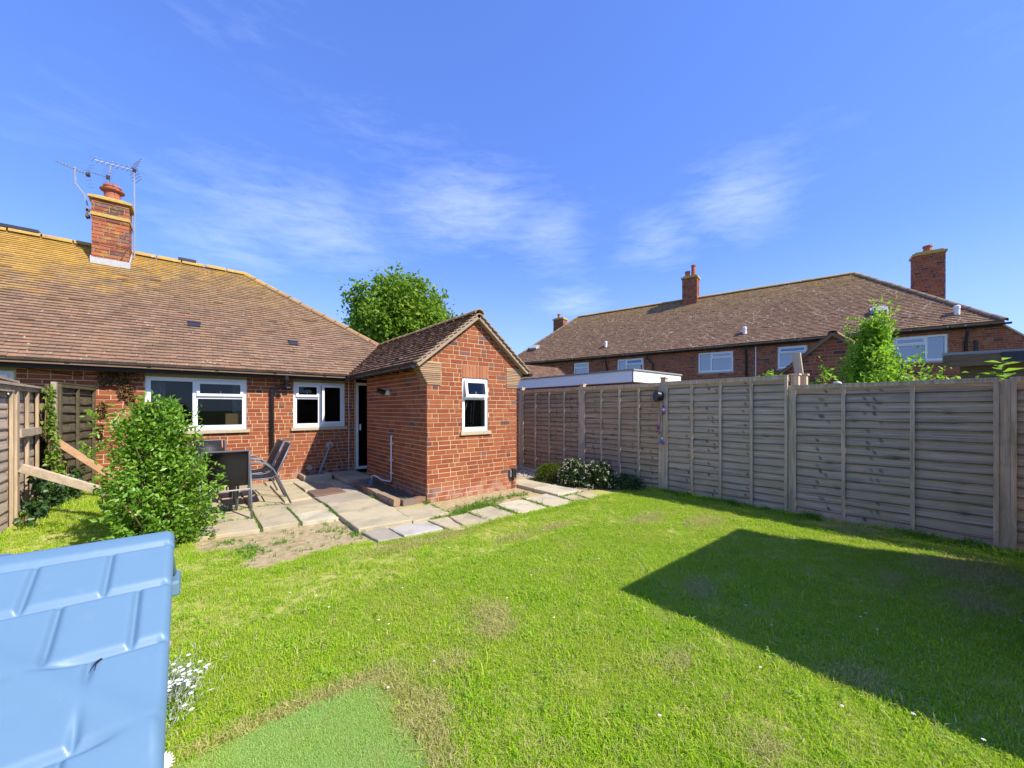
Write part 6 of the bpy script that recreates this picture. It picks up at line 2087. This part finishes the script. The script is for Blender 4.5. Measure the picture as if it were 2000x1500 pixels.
# neighbour's gabled outhouse
no = thing('neighbour_outhouse', (10.9, 1.96, 0), 'shaded brick gable of a small outhouse behind the leaning grey plank', 'outhouse')
nx0 = 10.93; yc = 1.98
zz1 = 3.12
pl = [(-.92, 0), (.92, 0), (.92, 2.38), (0, zz1), (-.92, 2.38)]
mb = MB(); mb.prism([(nx0, yc - u, v) for u, v in pl], [(nx0 + .22, yc - u, v) for u, v in pl])
mb.box(nx0 + .221, 17.2, yc - .92, yc - .70, 0, 2.36); mb.box(nx0 + .221, 17.2, yc + .70, yc + .92, 0, 2.36)
wn_ = mb.build('wall', 'grey_mortar', no)
brick_wall(wn_, Vector((nx0, yc, 0)), -Y_, -X_, [(-.92, 1.5), (.92, 1.5), (.92, 2.36), (0, zz1 - .02), (-.92, 2.36)], [], 'shade_brick', 100, seed=91)
rn = MB()
for s in (-1, 1):
    q = [(nx0 - .09, yc + s * 1.14, 2.22), (nx0 - .09, yc, 3.17), (17.3, yc, 3.17), (17.3, yc + s * 1.14, 2.22)]
    rn.prism(q[::s], [(x_, y_, z_ - .06) for x_, y_, z_ in q][::s])
rnf = rn.build('roof', 'outhouse_tile', no)
sv2 = math.hypot(1.14, .95)
tile_roof(rnf, Vector((17.3, yc + 1.15, 2.22)), -X_, Vector((0, -1.14, .95)).normalized(), [(0, 0), (6.46, 0), (6.46, sv2), (0, sv2)], 'outhouse_tile', 0, seed=92)
tile_roof(rnf, Vector((nx0 - .09, yc - 1.15, 2.22)), X_, Vector((0, 1.14, .95)).normalized(), [(0, 0), (6.46, 0), (6.46, sv2), (0, sv2)], 'outhouse_tile', 0, seed=93)
ridge_tiles(rnf, (nx0 - .1, yc, 3.15), (17.3, yc, 3.15), 'ridge_tile', .095, .34)

# neighbour's shed
ns = thing('felt_roofed_shed', (11, -.3, 0), 'old shed with grey felt roof and brown fascia peeping over the fence', 'shed')
MB().box(10.75, 13.0, -1.9, .15, 0, 2.28).build('wall', 'shed_board', ns)
s_r = MB(); s_r.prism([(10.55, .36, 2.52), (10.55, -2.1, 2.44), (13.2, -2.1, 2.60), (13.2, .36, 2.68)][::-1], [(10.55, .36, 2.47), (10.55, -2.1, 2.39), (13.2, -2.1, 2.55), (13.2, .36, 2.63)][::-1])
s_r.build('roof', 'felt', ns)
MB().box(10.53, 10.56, -.30, .355, 2.25, 2.45).build('fascia', 'shed_board', ns)
MB().prism([(10.50, -.31, 2.46), (10.50, -2.12, 2.40), (10.548, -2.12, 2.40), (10.548, -.31, 2.46)], [(10.50, -.31, 2.30), (10.50, -2.12, 2.22), (10.548, -2.12, 2.22), (10.548, -.31, 2.30)]).build('felt_drip', 'black_felt', ns)

# plants, plank and posts behind the fence
pyr = lambda h: (.55 + 1.2 * h) if h < .3 else max(.06, .91 - 1.18 * (h - .3) - (.18 if h > .62 else 0))
t_ = bush('young_tree', (8.45, 1.02, .6), 'bright fresh green young tree standing behind the grey fence', 'tree', (1.5, 1.5, 2.35), 560, 26, .074, .58, 'fresh_leaf', 101, pyr, jitter=.05, lump=.30)
rng = np.random.default_rng(111)
S, E = [], []
for k in range(30):
    a = rng.uniform(0, 6.28); r0 = rng.uniform(.0, .8)
    s_ = np.array([8.45 + r0 * math.cos(a), 1.02 + r0 * math.sin(a), 2.62 - 1.35 * r0])
    S.append(s_); E.append(s_ + np.array([.12 * math.cos(a), .12 * math.sin(a), rng.uniform(.35, .75) * (1.1 - .5 * r0)]))
foliage('shoots', t_, rng, S, E, 26, .068, .55, 'fresh_leaf', spread=.6, jitter=.03)
MB().tube([(8.45, 1.02, -.05), (8.47, 1.0, 1.4), (8.45, 1.03, 2.9)], [.06, .045, .012], 8).build('trunk', 'bark', t_)
bush('fence_shrub', (7.35, 2.15, 1.0), 'thin leafy shrub poking over the fence left of the leaning plank', 'shrub', (.32, .36, 1.18), 34, 14, .08, .45, 'fresh_leaf', 102, lambda h: .3 + .7 * math.sin(3.1 * min(1, h + .1)))
bush('fence_shrub', (7.5, 1.28, .9), 'small bright sprig rising over the fence right of the leaning plank', 'shrub', (.22, .24, 1.12), 22, 14, .075, .5, 'fresh_leaf', 103, lambda h: .5 + .4 * h)
bp = thing('broad_leaf_plant', (7.05, -.22, .9), 'broad leaved plant with large light leaves above the nearest fence corner', 'plant')
rng = np.random.default_rng(104)
MB().tube([(7.05, -.22, 0), (7.04, -.2, 1.5), (7.02, -.22, 2.02)], [.02, .015, .006], 6).build('stem', 'twig', bp)
for k in range(13):
    a = k * 2.4; z_ = 1.72 + .027 * k
    c = np.array([[7.03, -.21, z_]]); d_ = np.array([[math.cos(a), math.sin(a), .25 + .05 * (k % 3)]])
    L = .26 - .011 * k
    o = link('leaf', leaf_mesh('leaf', c, d_, np.array([[0, 0, 1.0]]), np.array([L]), np.array([L * .55]), 'fresh_leaf', .18), bp)
pk = MB(); A = Vector((7.35, 1.52, 0)); B = Vector((7.30, 1.78, 2.37)); Dd = (B - A).normalized(); Sd = Vector((0, 1, 0)); Sd = (Sd - Dd * Sd.dot(Dd)).normalized(); Td = Dd.cross(Sd)
pk.fbox(A, Dd, Sd, Td, 0, (B - A).length, -.055, .055, -.02, .02)
tag(pk.build('plank', 'weathered_post', None), 'grey plank leaning upright behind the fence by the shaded brick gable', 'plank')
for x_, y_, lab in ((6.78, 1.66, 'capped fence post behind the panel joint, nearer of the close pair'), (6.93, 1.60, 'capped fence post behind the panel joint, further of the close pair')):
    t_ = thing('fence_post', (x_, y_, 0), lab, 'post', 'pair of capped posts behind the fence')
    MB().box(x_ - .045, x_ + .045, y_ - .045, y_ + .045, 0, 1.985).build('post', 'weathered_post', t_)
    MB().box(x_ - .06, x_ + .06, y_ - .06, y_ + .06, 1.986, 2.01).build('post_cap', 'weathered_post', t_)
# yellowing palm behind the outhouse
pt = thing('cabbage_palm', (7.3, 9.9, 0), 'yellow green spiky palm showing behind the outhouse eave', 'palm')
MB().tube([(7.3, 9.9, 0), (7.3, 9.9, 2.4)], [.07, .05], 8).build('trunk', 'bark', pt)
rng = np.random.default_rng(105)
k = 90
dv = rng.normal(0, 1, (k, 3)) + [0, 0, .5]
link('crown', leaf_mesh('crown', np.tile([7.3, 9.9, 2.42], (k, 1)), dv, np.tile([0, 0, 1.0], (k, 1)), rng.uniform(.4, .75, k), np.full(k, .045), 'palm_leaf'), pt)

# shed behind the camera whose shadow lies across the lawn
gs = thing('garden_shed', (4.85, -1.6, 0), 'timber garden shed behind the viewer casting the square shadow on the lawn', 'shed')
mb = MB()
SX0, SX1, SY1, SH = 3.58, 6.05, -.36, 2.34
mb.box(SX0 + .05, SX1 - .05, -3.2, SY1 - .05, 0, SH - .08)
mb.build('wall', 'shed_board', gs)
MB().box(SX0, SX1, -3.3, SY1, SH - .079, SH).build('roof', 'black_felt', gs)
bd = None
for k in range(17):
    if bd is None: bd = MB().box(SX0 + .046, SX1 - .046, SY1 - .048, SY1 - .034, 0, .128).mesh('plank', 'shed_board')
    o = bpy.data.objects.new('plank', bd); COL.objects.link(o); o.parent = gs; o.matrix_parent_inverse = Matrix.Translation(-gs.location); o.location = (0, 0, .03 + k * .132)
